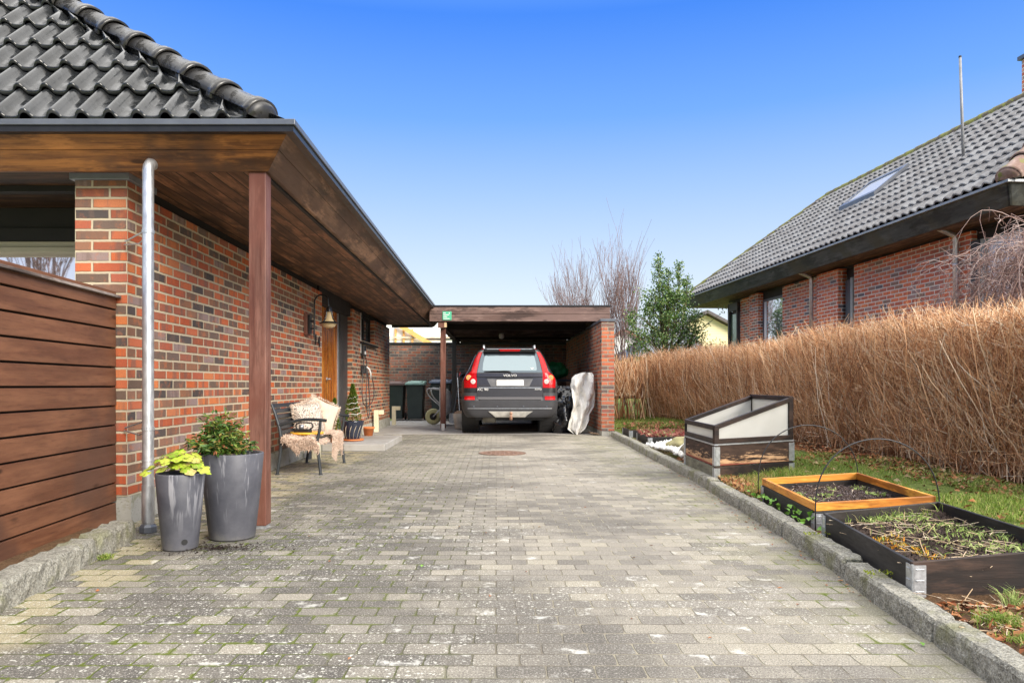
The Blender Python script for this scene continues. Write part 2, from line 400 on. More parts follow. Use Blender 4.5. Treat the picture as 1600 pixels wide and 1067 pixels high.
f = MB(); f.box(-9,-2.84, 6.08,6.13, .1,.2); wf = f.build('window_frame', M['white'], house)
f = MB(); f.box(-9,-2.84, 6.10,6.11, .2,2.028); f.build('pane', M['glassp'], wf)
# eaves: leaning fascia boards, lip, soffit
def fascia(y0, y1):
    pass
XB, XT, YB, YT, ZB, ZT = -1.50, -1.32, 4.85, 4.67, 2.36, 2.56
FX0, FY1 = -9.0, 17.8
def lerp(a, b, t): return a+(b-a)*t
ff = MB(); fs = MB()
for a, b in ((0,.535),(.55,1)):
    z0,z1 = lerp(ZB,ZT,a),lerp(ZB,ZT,b); y0,y1 = lerp(YB,YT,a),lerp(YB,YT,b); x0,x1 = lerp(XB,XT,a),lerp(XB,XT,b)
    ff.hexa([(FX0,y0,z0),(x0,y0,z0),(x0-.03,y0+.03,z0),(FX0,y0+.03,z0),(FX0,y1,z1),(x1,y1,z1),(x1-.03,y1+.03,z1),(FX0,y1+.03,z1)])
    fs.hexa([(x0-.031,y0+.031,z0),(x0,y0,z0),(x0,FY1,z0),(x0-.031,FY1,z0),(x1-.031,y1+.031,z1),(x1,y1,z1),(x1,FY1,z1),(x1-.031,FY1,z1)])
ff.build('front_fascia', M['fascia'], house, bevel=.002); fs.build('side_fascia', M['fascia_y'], house, bevel=.002)
f = MB(); f.box(XB-.06,XB-.034, YB+.05,FY1, 2.345,2.41); f.box(FX0,XB-.062, YB+.034,YB+.05, 2.375,2.41); f.box(-2.52,XB-.062,FY1-.03,FY1,2.345,2.43); f.build('shadow_lip', M['dark'], house)
f = MB(); f.box(-2.85,XB-.035, YB+.052,FY1-.032, 2.402,2.42); f.build('soffit', M['soffit'], house)
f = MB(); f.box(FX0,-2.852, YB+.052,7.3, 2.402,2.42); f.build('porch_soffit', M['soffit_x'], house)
f = MB(); f.box(FX0,-1.262, 4.618,4.70, 2.585,2.622); f.box(-1.345,-1.262, 4.70,17.82, 2.585,2.622); f.build('eaves_gutter', M['metal_d'], house, bevel=.004)
f = MB(); f.box(FX0,-1.275, 4.632,4.69, 2.546,2.583); f.box(-1.335,-1.275, 4.69,17.81, 2.546,2.583); f.build('drip_edge', M['metal_b'], house)
# roof: steep front slope, shallower side slope, hip between
PR = 1.15; th = math.atan(PR); HX0, HY0, HZ0 = -1.33, 4.68, 2.60
kx = 2.03/1.18   # hip runs this much in -x per +y
def hclip(x, y):      # x across from left edge, y along slope
    lim = (HX0 - (-9.0)) - .24 - kx*math.cos(th)*y
    return min(x, lim)
tile_sheet('front_roof_tiles', M['tile'], house, (-9.0,HY0,HZ0+.03), (1,0,0), (0,math.cos(th),math.sin(th)), (0,-math.sin(th),math.cos(th)), 44, 12, .178, .335, roll, .036, hclip, nsub=14, jit=.003)
# hidden side slope seen only from elsewhere
p2 = .67; t2 = math.atan(p2)
def sclip(x, y): return max(x, (y*math.cos(t2))/kx)
tile_sheet('side_roof_tiles', M['tile'], house, (HX0-.04,HY0,HZ0-.005), (0,1,0), (-math.cos(t2),0,math.sin(t2)), (math.sin(t2),0,math.cos(t2)), 73, 12, .178, .335, roll, .04, sclip, nsub=4)
u = MB(); u.add([(FX0,4.72,2.58),(-1.40,4.72,2.58),(-1.40-kx*2.6,4.72+2.6,2.58+2.6*PR),(FX0,7.32,2.58+2.6*PR)],[(0,1,2,3)])
u.add([(-1.40,4.72,2.58),(-1.40,17.7,2.58),(-1.4-4.4,17.7,2.58+4.4*p2),(-1.40-kx*2.6,7.3,2.58+4.4*p2)],[(0,1,2,3)]); u.build('roof_underlay', M['dark'], house)
hip_tiles(house, (-1.53,4.775,2.715), (-1.53-kx*2.4, 4.775+2.4, 2.715+2.4*PR), .118, .36, M['hip'])
# veranda post, downpipe
f = MB(); f.box(-1.637,-1.523, 4.87,4.985, .02,2.374); post = f.build('veranda_post', M['post'], house, bevel=.006)
f = MB(); f.box(-1.632,-1.528,4.875,4.98,2.3745,2.40); f.build('post_bracket', M['dark'], house); f = MB(); f.box(-1.632,-1.528,4.875,4.98,0,.0195); f.build('post_foot', M['zinc'], house)
f = MB(); px, py = -2.25, 4.76
f.tube([(px,py,.02),(px,py,1.2),(px,py,2.335),(px,py+.008,2.365),(px,py+.03,2.39),(px,py+.07,2.40),(px,py+.12,2.40)], .0355, 20)
for z in (.30,.42,.46): f.tube([(px,py,z),(px,py,z+.008)], .0385, 20)
f.tube([(px,py,.07),(px,py,.30)], .039, 20)
dp = f.build('downpipe', M['galv'], house, smooth=True)
dp.modifiers.new('es','EDGE_SPLIT')
for z in (.66, 1.93):
    b = MB(); b.tube([(px,py,z),(px,py,z+.022)], .0395, 20); b.tube([(px,py+.04,z+.01),(px-.1,py+.16,z+.05),(px-.28,py+.26,z+.0)], .006, 6); b.tube([(px-.03,py+.04,z-.01),(px-.12,py+.13,z-.04),(px-.29,py+.27,z-.02)], .005, 6)
    b.build('pipe_clip', M['zinc'], dp)
b = MB(); b.lathe([(.055,0),(.055,.035),(.045,.05),(.036,.052)], (px,py,.004), 8); b.build('pipe_shoe', M['metal_d'], dp)
# entrance
f = MB(); f.box(-2.72,-2.655, 10.72,12.30, .12,2.155); door = f.build('door', M['door'], house)
f = MB(); f.tube([(-2.655,11.55,1.05),(-2.60,11.55,1.05),(-2.60,11.43,1.05)], .010, 8); f.lathe([(.028,-2.656),(.028,-2.648)], (0,11.55,1.05), 14, 'x'); f.build('handle', M['galv'], door, smooth=True)
f = MB(); f.box(-2.72,-2.645, 12.302,12.38, .12,2.155); f.build('door_trim', M['zinc'], house)
f = MB(); f.box(-2.72,-2.62, 12.383,12.988, .12,2.158); f.build('door_side_panel', M['darkgrey'], house)
f = MB(); f.box(-2.81,-2.66, 10.702,12.986, 0,.118); f.build('threshold', M['plinth'], house)
# small high window with two panes
f = MB()
f.box(-2.70,-2.62, 13.752,15.348, 1.802,1.86); f.box(-2.70,-2.62, 13.752,15.348, 2.26,2.30)
for a,b in ((13.752,13.86),(14.5,14.62),(15.26,15.348)): f.box(-2.70,-2.622, a,b, 1.86,2.26)
f.box(-2.80,-2.625,13.752,15.348,2.302,2.398)
wf = f.build('window_frame', M['dark'], house)
f = MB(); f.box(-2.668,-2.66, 13.862,14.498, 1.862,2.258); f.build('pane', M['glass'], wf)
f = MB(); f.box(-2.668,-2.66, 14.622,15.258, 1.862,2.258); f.build('pane', M['glass'], wf)
f = MB(); f.hexa([(-2.70,13.70,1.74),(-2.46,13.70,1.725),(-2.46,15.42,1.725),(-2.70,15.42,1.74),(-2.70,13.70,1.80),(-2.46,13.70,1.765),(-2.46,15.42,1.765),(-2.70,15.42,1.80)]); f.build('sill', M['dark'], wf)
# house number
def text_mesh(name, body, size, loc, rot, mat, parent=None, ext=.003, sx=1.0, **k):
    cu = bpy.data.curves.new(name, 'FONT'); cu.body = body; cu.size = size; cu.extrude = ext; cu.align_x = 'CENTER'; cu.align_y = 'CENTER'
    ob = bpy.data.objects.new(name, cu); COL.objects.link(ob)
    dg = bpy.context.evaluated_depsgraph_get(); me = bpy.data.meshes.new_from_object(ob.evaluated_get(dg))
    bpy.data.objects.remove(ob); 
    me.transform(Matrix.LocRotScale(Vector(loc), __import__('mathutils').Euler(rot), Vector((sx,1,1))))
    return link_mesh(name, me, mat, parent, **k)
text_mesh('digit', '1', .22, (-2.515,10.28,1.58), (R(90),0,R(90)), M['black'], house, .006)
text_mesh('digit', '4', .22, (-2.515,10.47,1.56), (R(90),0,R(90)), M['black'], house, .006)

# plank fence at the left
fen = thing('plank_fence', (-2.6,4.0,0), 'brown stained horizontal board fence with grey cap in front of the porch window', 'fence')
def fx(y): return -2.594-.061*(y-5.0)
f = MB(); z = .03; k = 0
while z < 1.50:
    h = .131; j = random.uniform(-.0015,.0015)
    f.hexa([(fx(5.03)-.03,5.035,z),(fx(5.03)+j,5.035,z),(fx(1.2)+j,1.2,z),(fx(1.2)-.03,1.2,z),(fx(5.03)-.03,5.035,z+h-.012),(fx(5.03)+j-.004,5.035,z+h-.012),(fx(1.2)+j-.004,1.2,z+h-.012),(fx(1.2)-.03,1.2,z+h-.012)]); z += h
f.build('boards', M['fence'], fen, bevel=.003)
f = MB(); f.hexa([(fx(5)-.09,5.03,.0),(fx(5)-.033,5.03,.0),(fx(1.2)-.033,1.2,.0),(fx(1.2)-.09,1.2,.0),(fx(5)-.09,5.03,1.52),(fx(5)-.033,5.03,1.52),(fx(1.2)-.033,1.2,1.52),(fx(1.2)-.09,1.2,1.52)]); f.build('backing', M['dark'], fen)
f = MB(); f.hexa([(fx(5)-.11,5.04,1.545),(fx(5)+.03,5.04,1.545),(fx(1.2)+.03,1.2,1.545),(fx(1.2)-.11,1.2,1.545),(fx(5)-.11,5.04,1.568),(fx(5)+.028,5.04,1.562),(fx(1.2)+.028,1.2,1.562),(fx(1.2)-.11,1.2,1.568)]); f.build('cap_board', M['fencecap'], fen, bevel=.002)

# wall lamp
wl = thing('wall_lamp', (-2.53,9.8,1.6), 'black gooseneck wall lamp with frosted bell shade beside the orange door', 'lamp')
f = MB(); f.box(-2.53,-2.485, 9.68,9.84, 1.615,1.905); f.build('mounting_board', M['post'], wl, bevel=.005)
f = MB(); f.box(-2.484,-2.455, 9.71,9.81, 1.63,1.88)
f.tube([(-2.46,9.76,1.80),(-2.41,9.76,1.80)], .011, 8); f.tube([(-2.46,9.76,1.70),(-2.41,9.76,1.70)], .011, 8)
pts = [(-2.41,9.76,1.58),(-2.41,9.76,2.02)] + [(-2.31+.10*-math.cos(a), 9.76, 2.04+.11*math.sin(a)) for a in [i*math.pi/10 for i in range(1,9)]] + [(-2.222,9.76,2.02),(-2.215,9.76,1.975)]
f.tube(pts, .011, 8); f.build('bracket_arm', M['metal_b'], wl, bevel=.002)
f = MB(); c = (-2.215,9.76,0)
f.lathe([(.018,2.0),(.03,1.985),(.04,1.95),(.045,1.925),(.042,1.92)], c, 20)
for i in range(4):
    a = math.pi/4+i*math.pi/2 + .3
    pr = [(.045,1.925),(.052,1.88),(.07,1.83),(.10,1.79),(.118,1.78)]
    f.tube([(c[0]+r*math.cos(a), c[1]+r*math.sin(a), z) for r,z in pr], .008, 6)
f.lathe([(.098,1.792),(.13,1.772),(.133,1.766),(.10,1.768)], c, 28, cap=False)
f.build('lamp_cage', M['metal_b'], wl)
gl = plain('amber_frosted_glass', (.62,.48,.27), .3, var=.1); 
f = MB(); f.lathe([(.038,1.92),(.045,1.88),(.062,1.83),(.092,1.79),(.10,1.772),(.095,1.755),(.075,1.728),(.04,1.712),(.005,1.708)], c, 28); f.build('lamp_shade', gl, wl, smooth=True)

# EV charger
ev = thing('ev_charger', (-2.53,13.9,1.2), 'black wall charger with looped grey cable hanging under the small high window', 'charger')
f = MB(); f.box(-2.53,-2.46, 13.74,13.98, 1.50,1.70); f.build('charger_box', M['black'], ev, bevel=.012)
f = MB(); f.box(-2.459,-2.452, 13.78,13.90, 1.53,1.59); f.build('display', M['white'], ev)
f = MB(); f.box(-2.53,-2.45, 13.74,13.95, 1.17,1.32); f.build('plug_holder', M['black'], ev, bevel=.01)
f = MB(); f.tube([(-2.45,13.95,1.30),(-2.42,14.02,1.26),(-2.40,14.08,1.18),(-2.40,14.10,1.08)], [.014,.018,.018,.012], 8); f.build('plug', M['white'], ev, smooth=True)
def spl(pts, n=10):
    P = [Vector(p) for p in pts]; out = []
    for i in range(len(P)-1):
        p0 = P[max(i-1,0)]; p1 = P[i]; p2_ = P[i+1]; p3 = P[min(i+2,len(P)-1)]
        for k in range(n):
            t_ = k/n; out.append(.5*((2*p1)+(-p0+p2_)*t_+(2*p0-5*p1+4*p2_-p3)*t_*t_+(-p0+3*p1-3*p2_+p3)*t_**3))
    out.append(P[-1]); return out
f = MB()
f.tube(spl([(-2.47,13.8,1.5),(-2.49,13.72,1.1),(-2.49,13.68,.8),(-2.48,13.75,.62),(-2.47,14.1,.55),(-2.46,14.6,.62),(-2.46,14.85,.85),(-2.46,14.6,1.1),(-2.44,14.2,1.2),(-2.40,14.1,1.1)]), .009, 6)
f.tube(spl([(-2.47,13.9,1.5),(-2.46,14.0,1.35),(-2.45,13.95,1.0),(-2.45,13.9,.7),(-2.45,14.05,.38),(-2.45,14.2,.35),(-2.45,14.25,.7),(-2.46,14.15,1.2)]), .009, 6)
f.tube(spl([(-2.45,14.0,1.25),(-2.44,14.1,.9),(-2.44,14.2,.55),(-2.44,14.0,.48),(-2.45,13.85,.55)]), .008, 6)
f.build('charging_cable', M['cable'], ev, smooth=True)
f = MB(); f.tube([(-2.52,13.72,1.55),(-2.52,13.72,2.30)], .006, 6); f.build('supply_wire', M['white'], ev)

# cream angled posts along the wall
def cream_post(x, y, h, lab):
    o = thing('cream_post', (x,y,0), lab, 'post', 'cream L shaped wooden posts against the brick wall')
    f = MB(); f.box(x-.045,x+.045, y-.05,y+.05, 0,h); f.build('upright', M['cream'], o, bevel=.006)
    f = MB(); f.box(x+.047,x+.15, y-.045,y+.045, h-.09,h-.002); f.build('arm', M['cream'], o, bevel=.006)
cream_post(-2.43,14.95,.45,'cream L shaped post just behind the orange flower pot')
cream_post(-2.44,17.6,.45,'cream L shaped post at the house corner next to the bins')
o = thing('cream_block', (-2.33,9.55,0), 'ribbed cream block standing under the dark bench', 'block')
f = MB()
for i in range(3): f.box(-2.38+i*.032,-2.351+i*.032, 9.5,9.6, 0,.20)
f.build('ribs', M['cream'], o, bevel=.004); f = MB(); f.box(-2.42,-2.384,9.49,9.62,0,.16); f.build('side_plate', M['metal_d'], o)
# ------------------------------------------------------------------ GROUND & SETTING
def paver_mat():
    t = NT('concrete_pavers'); o = t.obj(); X, Y, Z = t.xyz(o); L, H = .166, .1085
    wob = t.math('MULTIPLY', t.math('SUBTRACT', t.noise(o, 5, 3), .5), .016)
    wob2 = t.math('MULTIPLY', t.math('SUBTRACT', t.noise(t.map(o, loc=(4,8,1)), 5, 3), .5), .014)
    u = t.math('ADD', X, wob); v = t.math('ADD', Y, wob2)
    rv = t.math('DIVIDE', v, H); row = t.math('FLOOR', rv); fv = t.math('FRACT', rv)
    ru = t.math('ADD', t.math('DIVIDE', u, L), t.math('MULTIPLY', t.math('FLOORED_MODULO', row, 2.0), .5))
    col = t.math('FLOOR', ru); fu = t.math('FRACT', ru)
    cell = t.comb(col, row, 2.2); r1 = t.white(cell); r2 = t.white(t.map(cell, loc=(13, 5, 1)))
    eu = t.math('MULTIPLY', t.math('MINIMUM', fu, t.math('SUBTRACT', 1.0, fu)), L)
    ev = t.math('MULTIPLY', t.math('MINIMUM', fv, t.math('SUBTRACT', 1.0, fv)), H)
    # rounded corners
    e = t.math('MINIMUM', eu, ev); e = t.math('SUBTRACT', e, t.math('MULTIPLY', t.math('MAXIMUM', t.math('SUBTRACT', .03, t.math('ADD', eu, ev)), 0.0), .14))
    e = t.math('ADD', e, t.math('MULTIPLY', t.math('SUBTRACT', t.noise(o, 60, 3), .5), .005))
    mask = t.step(e, .0012, .0042)
    g = t.ramp(r1, [(0, (.17,.162,.15)), (.3, (.225,.215,.198)), (.55, (.27,.257,.234)), (.82, (.315,.30,.265)), (1, (.385,.365,.31))])
    # near-left strip of pale yellowish stones
    lf = t.math('MULTIPLY', t.step(t.math('ADD', t.math('MULTIPLY', X, -1.0), t.math('MULTIPLY', t.noise(o, 1.2, 3), .7)), 2.0, 2.25), t.step(t.math('ADD', Y, 0.0), 1.0, 2.5))
    g = t.mix(t.math('MULTIPLY', lf, t.math('MULTIPLY', t.step(r2, .25, .5), .8)), g, (.42,.38,.25))
    # big weather patches
    p = t.noise(o, .55, 6, .62); p2 = t.noise(t.map(o, loc=(7,2,0)), 1.6, 5, .65)
    g = t.mix(t.math('MULTIPLY', t.step(p, .47, .58), .68), g, (.115,.11,.104))
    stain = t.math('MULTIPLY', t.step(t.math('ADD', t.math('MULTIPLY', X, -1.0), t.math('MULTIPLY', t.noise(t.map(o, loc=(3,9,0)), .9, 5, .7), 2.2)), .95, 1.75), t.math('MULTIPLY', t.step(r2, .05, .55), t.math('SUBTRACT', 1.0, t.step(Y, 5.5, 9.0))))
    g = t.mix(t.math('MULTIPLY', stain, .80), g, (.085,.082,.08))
    g = t.mix(t.math('MULTIPLY', t.step(p2, .5, .7), .55), g, (.42,.40,.355))
    farp = t.math('MULTIPLY', t.step(Y, 5.0, 9.0), t.step(t.noise(t.map(o, loc=(1,4,0)), .8, 4), .42, .62))
    g = t.mix(t.math('MULTIPLY', farp, .6), g, (.45,.43,.395))
    g = t.mix(t.math('MULTIPLY', lf, t.math('MULTIPLY', t.step(r2, .38, .5), .85)), g, (.44,.40,.27))
    g = t.mix(1.0, g, (.95,.91,.84), 'MULTIPLY')
    # aggregate speckle
    s = t.noise(o, 170, 3, .8); g = t.mix(t.math('MULTIPLY', t.step(s, .50, .60), .8), g, (.055,.05,.045))
    s2 = t.noise(t.map(o, loc=(5,5,5)), 120, 3, .8); g = t.mix(t.math('MULTIPLY', t.step(s2, .54, .64), .6), g, (.55,.52,.46))
    # white lichen dots in colonies
    lz = t.vor(t.map(o, loc=(2,2,0)), 34)[0]; lz2 = t.vor(t.map(o, loc=(9,2,0)), 70)[0]
    colony = t.math('MAXIMUM', t.step(t.math('ADD', t.noise(t.map(o, loc=(3,1,0)), 1.3, 4), t.math('MULTIPLY', X, -.045)), .46, .58), .04)
    near = t.math('SUBTRACT', 1.0, t.step(Y, 4.5, 8.5))
    dots = t.math('MAXIMUM', t.math('SUBTRACT', 1.0, t.step(t.math('ADD', lz, t.math('MULTIPLY', s, .25)), .27, .36)), t.math('SUBTRACT', 1.0, t.step(t.math('ADD', lz2, t.math('MULTIPLY', s, .2)), .24, .33)))
    g = t.mix(t.math('MULTIPLY', t.math('MULTIPLY', dots, colony), t.math('MULTIPLY', near, .85)), g, (.56,.55,.49))
    chalk = t.math('MULTIPLY', t.step(t.noise(t.map(o, loc=(6,6,0)), 9, 6, .75), .52, .66), t.step(r2, .76, .9))
    g = t.mix(t.math('MULTIPLY', chalk, .6), g, (.66,.65,.6))
    # joints: soil left, moss patches, sand right/near
    mn = t.noise(t.map(o, loc=(2,7,0)), 2.4, 4)
    mossf = t.math('MULTIPLY', t.step(mn, .36, .52), t.step(t.math('MULTIPLY', X, -1.0), -.2, 1.2))
    mossr = t.math('MULTIPLY', t.step(mn, .46, .6), t.step(X, 1.1, 1.5))
    mossf = t.math('MAXIMUM', mossf, mossr)
    mossc = t.mix(t.noise(o, 40, 3), (.04,.055,.012), (.17,.21,.025))
    jc = t.mix(t.step(t.math('ADD', X, t.math('MULTIPLY', t.noise(o, 1.0, 3), 1.5)), .4, 1.4), (.10,.088,.07), (.30,.27,.20))
    jc = t.mix(t.step(t.noise(o, 3, 3), .5, .6), jc, (.16,.14,.11))
    jc = t.mix(mossf, jc, mossc)
    c = t.mix(t.math('MAXIMUM', mask, t.math('MULTIPLY', t.step(t.noise(t.map(o, loc=(4,0,2)), 6, 4), .5, .62), .55)), jc, g)
    # creeping moss over stones
    cm = t.math('MULTIPLY', t.math('MULTIPLY', t.step(t.math('ADD', t.noise(t.map(o, loc=(8,8,0)), 9, 6, .7), t.math('MULTIPLY', t.math('SUBTRACT', 1.0, t.step(e, .0, .02)), .14)), .62, .70), mossf), .9)
    c = t.mix(cm, c, mossc)
    haze = t.math('MULTIPLY', t.step(t.math('ABSOLUTE', t.math('SUBTRACT', X, 1.75)), .75, .1), t.step(t.noise(o, 3.5, 4), .42, .6))
    c = t.mix(t.math('MULTIPLY', haze, .30), c, (.26,.25,.13))
    h = t.math('ADD', t.math('MULTIPLY', mask, 1.0), t.math('ADD', t.math('MULTIPLY', s, .25), t.math('MULTIPLY', r1, .25)))
    t.bump(h, .8, .007)
    return t.fin(c, .88, 0, .25)
M['paver'] = paver_mat()
def soil_mat(name, a, b, c3):
    t = NT(name); o = t.obj(); n = t.noise(o, 9, 6, .7); n2 = t.noise(o, 60, 4, .7)
    c = t.ramp(n, [(.3, a), (.6, b), (.8, c3)]); c = t.mix(t.math('MULTIPLY', t.step(n2, .5, .65), .6), c, tuple(x*.3 for x in a))
    t.bump(t.math('ADD', n, n2), 1.0, .03); return t.fin(c, .95, 0, .15)
M['soil'] = soil_mat('dark_garden_soil', (.055,.038,.03), (.10,.072,.06), (.17,.13,.12))
M['litter'] = soil_mat('leafy_soil', (.13,.075,.04), (.20,.12,.065), (.16,.15,.05))
M['lawn'] = soil_mat('lawn_turf', (.13,.19,.035), (.24,.30,.07), (.30,.33,.10))
t = NT('worn_concrete'); o = t.obj(); n = t.noise(o, .9, 6, .65); n2 = t.noise(o, 6, 5)
c = t.ramp(n, [(.35,(.26,.235,.20)),(.55,(.36,.345,.32)),(.75,(.44,.43,.41))]); c = t.mix(t.math('MULTIPLY', t.step(n2,.55,.7),.5), c, (.20,.18,.14))
t.bump(t.noise(o, 90, 3), .2, .003); M['concrete'] = t.fin(c, t.math('ADD',.55,t.math('MULTIPLY',n2,.3)), 0, .4)
t = NT('rough_granite'); o = t.obj(); n = t.vor(o, 130)[1]; n2 = t.noise(o, 22, 5, .7)
c = t.mix(.5, t.ramp(t.noise(o, 95, 3, .8), [(.38,(.10,.095,.085)),(.5,(.34,.325,.28)),(.62,(.58,.56,.50))]), t.ramp(n2, [(.35,(.14,.13,.10)),(.65,(.48,.46,.38))]))
c = t.mix(t.math('MULTIPLY', t.step(t.noise(t.map(o, loc=(3,3,3)), 5, 5), .5, .66), .55), c, (.20,.20,.08))
t.bump(t.math('ADD', n2, t.noise(o, 60, 4, .7)), 1.0, .02); M['granite'] = t.fin(c, .9, 0, .2)

def S(o): o['kind'] = 'structure'; return o
W = MB(); W.add([(-400,-60,-.06),(400,-60,-.06),(400,900,-.06),(-400,900,-.06)], [(0,1,2,3)]); S(W.build('ground', M['lawn']))
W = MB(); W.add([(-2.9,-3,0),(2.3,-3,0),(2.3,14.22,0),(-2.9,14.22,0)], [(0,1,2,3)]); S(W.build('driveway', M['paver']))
W = MB(); W.add([(-9,-3,.0),(-2.9,-3,.0),(-2.9,5.0,.0),(-9,7.1,.0)], [(0,1,2,3)]); S(W.build('porch_floor', M['plinth']))
W = MB(); W.box(-2.8,2.2, 14.2,22.6, -.05,.008); S(W.build('garage_floor', M['concrete'], bevel=.004))
ds = MB(); ds.box(-2.505,-1.60, 10.58,12.55, 0,.105); tag(ds.build('doorstep', M['concrete'], bevel=.012), 'pale concrete doorstep slab in front of the orange door', 'doorstep')

# garden ground height field on the right
KX = [(-3,1.40),(1.2,1.47),(2.35,1.57),(3.1,1.635),(3.75,1.715),(5.2,1.83),(7.15,1.95),(10.1,2.03),(13.66,2.13),(14.3,2.15)]
KY_ = [k[0] for k in KX]; KX_ = [k[1] for k in KX]
def kerbx(y): return float(np.interp(y, KY_, KX_))
def gz(x, y):
    d = max(0, x-kerbx(min(y, 13))-.12)
    z = .055 + .06*min(d, 1.5) + .012*math.sin(x*7+y*3) + .01*math.sin(y*9-x*4)
    if y > 14: z += .3*min(1, (y-14)/20)
    return z
def gfn(u, v):
    y = -2+ (v**1.3)*40; x0 = kerbx(min(y,14.3))+.10 + (0.06 if y > 13.5 else 0); x = x0 + (u**1.6)*16
    return (x, y, gz(x, y) + random.uniform(-.012,.012)*(1 if x < 5 else .2))
W = MB(); W.grid(gfn, 90, 200); 
t = NT('garden_ground'); o = t.obj(); X, Y, Z = t.xyz(o); n = t.noise(o, 7, 6, .7); n2 = t.noise(o, 55, 4, .7); pz = t.noise(o, 1.1, 4)
li = t.ramp(n, [(.3,(.07,.045,.03)),(.5,(.15,.085,.045)),(.7,(.24,.14,.07))]); gr = t.ramp(n, [(.3,(.09,.13,.025)),(.6,(.19,.24,.06)),(.8,(.30,.30,.11))])
fac = t.math('MAXIMUM', t.step(Y, 11.5, 13), t.math('MULTIPLY', t.step(t.math('ADD', X, t.math('MULTIPLY', pz, .8)), 2.5, 2.9), t.math('SUBTRACT', 1.0, t.step(t.math('ADD', X, t.math('MULTIPLY', n, .5)), 3.9, 4.2))))
fac = t.math('MULTIPLY', fac, t.step(t.math('ADD', Y, t.math('MULTIPLY', X, 0.0)), 2.6, 3.4))
c = t.mix(fac, li, gr); c = t.mix(t.math('MULTIPLY', t.step(n2,.5,.65),.5), c, (.03,.025,.015)); t.bump(t.math('ADD', n, n2), 1, .03)
M['garden'] = t.fin(c, .95, 0, .15)
S(W.build('garden_ground', M['garden'], smooth=True))

# kerb stones
def kerb_run(ys, xf, w, h, side, rough, nm, lens):
    y = ys[0]; W = MB(); k = 0
    while y < ys[1]:
        L = lens*(1+random.uniform(-.12,.12)); y2 = min(y+L, ys[1]); nn = max(3, int((y2-y)/.045)); hh = h+random.uniform(-.008,.008); dx = random.uniform(-.006,.006)
        def fn(u, v, y=y, y2=y2):
            yy = lerp(y+.006, y2-.006, v); prof = [(0,-.02),(.0,.35),(.004,.85),(.014,1.0),(.5*w,1.015),(w-.012,1.0),(w,.85),(w,-.02)]
            i = round(u*7); px_, pz = prof[i]
            e = min(v, 1-v); ed = .008 if e < .5/nn else 0
            r1 = rough*math.sin(yy*31+i*2.1)*math.sin(yy*77+i)+random.uniform(-rough, rough)
            return (xf(yy)+dx+side*(px_ + (r1 if i < 7 else 0) + ed*(1 if i<4 else -1)), yy, pz*hh - (ed if pz > .5 else 0) + (r1*.5 if pz > .2 else 0))
        W.grid(fn, 7, nn); b = len(W.v)-8*(nn+1)
        W.f.append(tuple(b+i for i in range(8))); W.f.append(tuple(b+nn*8+i for i in range(8))[::-1])
        y = y2
    return S(W.build(nm, M['granite']))
kerb_run((-1.0,13.72), kerbx, .115, .098, 1, .0028, 'kerb', .92)
kerb_run((.6,4.56), lambda y: -2.22-(y-4.5)*.112+.0, .135, .118, -1, .006, 'kerb', 1.15)
W = MB(); W.add([(-2.31,4.62,.055),(-2.7,4.62,.055),(-2.7,.5,.055),(-1.84,.5,.055)], [(0,1,2,3)]); S(W.build('planting_strip', M['litter']))
# manhole cover
W = MB(); W.lathe([(.33,0),(.33,.008),(.31,.011),(.305,.007),(.0,.007)], (.09,10.3,0), 40, cap=False)
for i in range(-4,5):
    for j in range(-4,5):
        if i*i+j*j < 17: W.box(.09+i*.062-.02,.09+i*.062+.02, 10.3+j*.062-.02,10.3+j*.062+.02, .006,.011)
tag(W.build('manhole_cover', plain('rusty_cast_iron', (.20,.12,.085), .85, .2, var=.4, scale=14, bump=.5)), 'round rusty manhole cover set in the paving before the carport', 'manhole')

# ------------------------------------------------------------------ PLANTERS
t = NT('lead_grey_planter'); o = t.obj(); X, Y, Z = t.xyz(o)
n = t.noise(o, 5, 5); st = t.noise(t.comb(t.math('MULTIPLY', X, 26.0), t.math('MULTIPLY', Y, 26.0), t.math('MULTIPLY', Z, 1.6)), 1.0, 4, .6)
c = t.ramp(n, [(.35,(.055,.057,.070)),(.65,(.105,.106,.122))])
c = t.mix(t.math('MULTIPLY', t.math('MULTIPLY', t.step(st, .56, .66), t.step(Z, .05, .4)), .6), c, (.36,.36,.38))
c = t.mix(t.math('MULTIPLY', t.step(t.math('ADD', Z, t.math('MULTIPLY', t.noise(o, 8, 4), .25)), .20, .08), .5), c, (.28,.265,.24))
t.bump(t.noise(o, 120, 3), .12, .002); M['planter'] = t.fin(c, .5, 0, .45)
def planter(x, y, rb, rt, h, lab, hole=None):
    o = thing('planter', (x,y,0), lab, 'planter')
    f = MB(); f.lathe([(0,.004),(rb*.97,.004),(rb,.012),(lerp(rb,rt,.5)*1.01,h*.5),(rt-.001,h-.006),(rt-.004,h),(rt-.016,h),(rt-.02,h-.008),(rt-.028,h-.09)], (x,y,0), 56, cap=False); f.build('tub', M['planter'], o, smooth=True)
    f = MB(); f.lathe([(rt-.026,h-.07),(0,h-.06)], (x,y,0), 30, cap=False); f.build('soil', M['soil'], o)
    if hole:
        a = hole; f = MB(); r = lerp(rb, rt, .09)
        cc = Vector((x+math.cos(a)*r, y+math.sin(a)*r, .055)); d = Vector((math.cos(a), math.sin(a), -.08)).normalized()
        f.tube([cc-d*.01, cc+d*.003], .017, 18); f.build('drain_plug', M['black'], o)
    return o
planter(-1.84,4.29,.098,.137,.442,'shorter grey tapered planter with lime leaves, left of the tall one', -.95)
planter(-1.648,4.60,.138,.190,.53,'taller grey tapered planter in front of the red brown post')
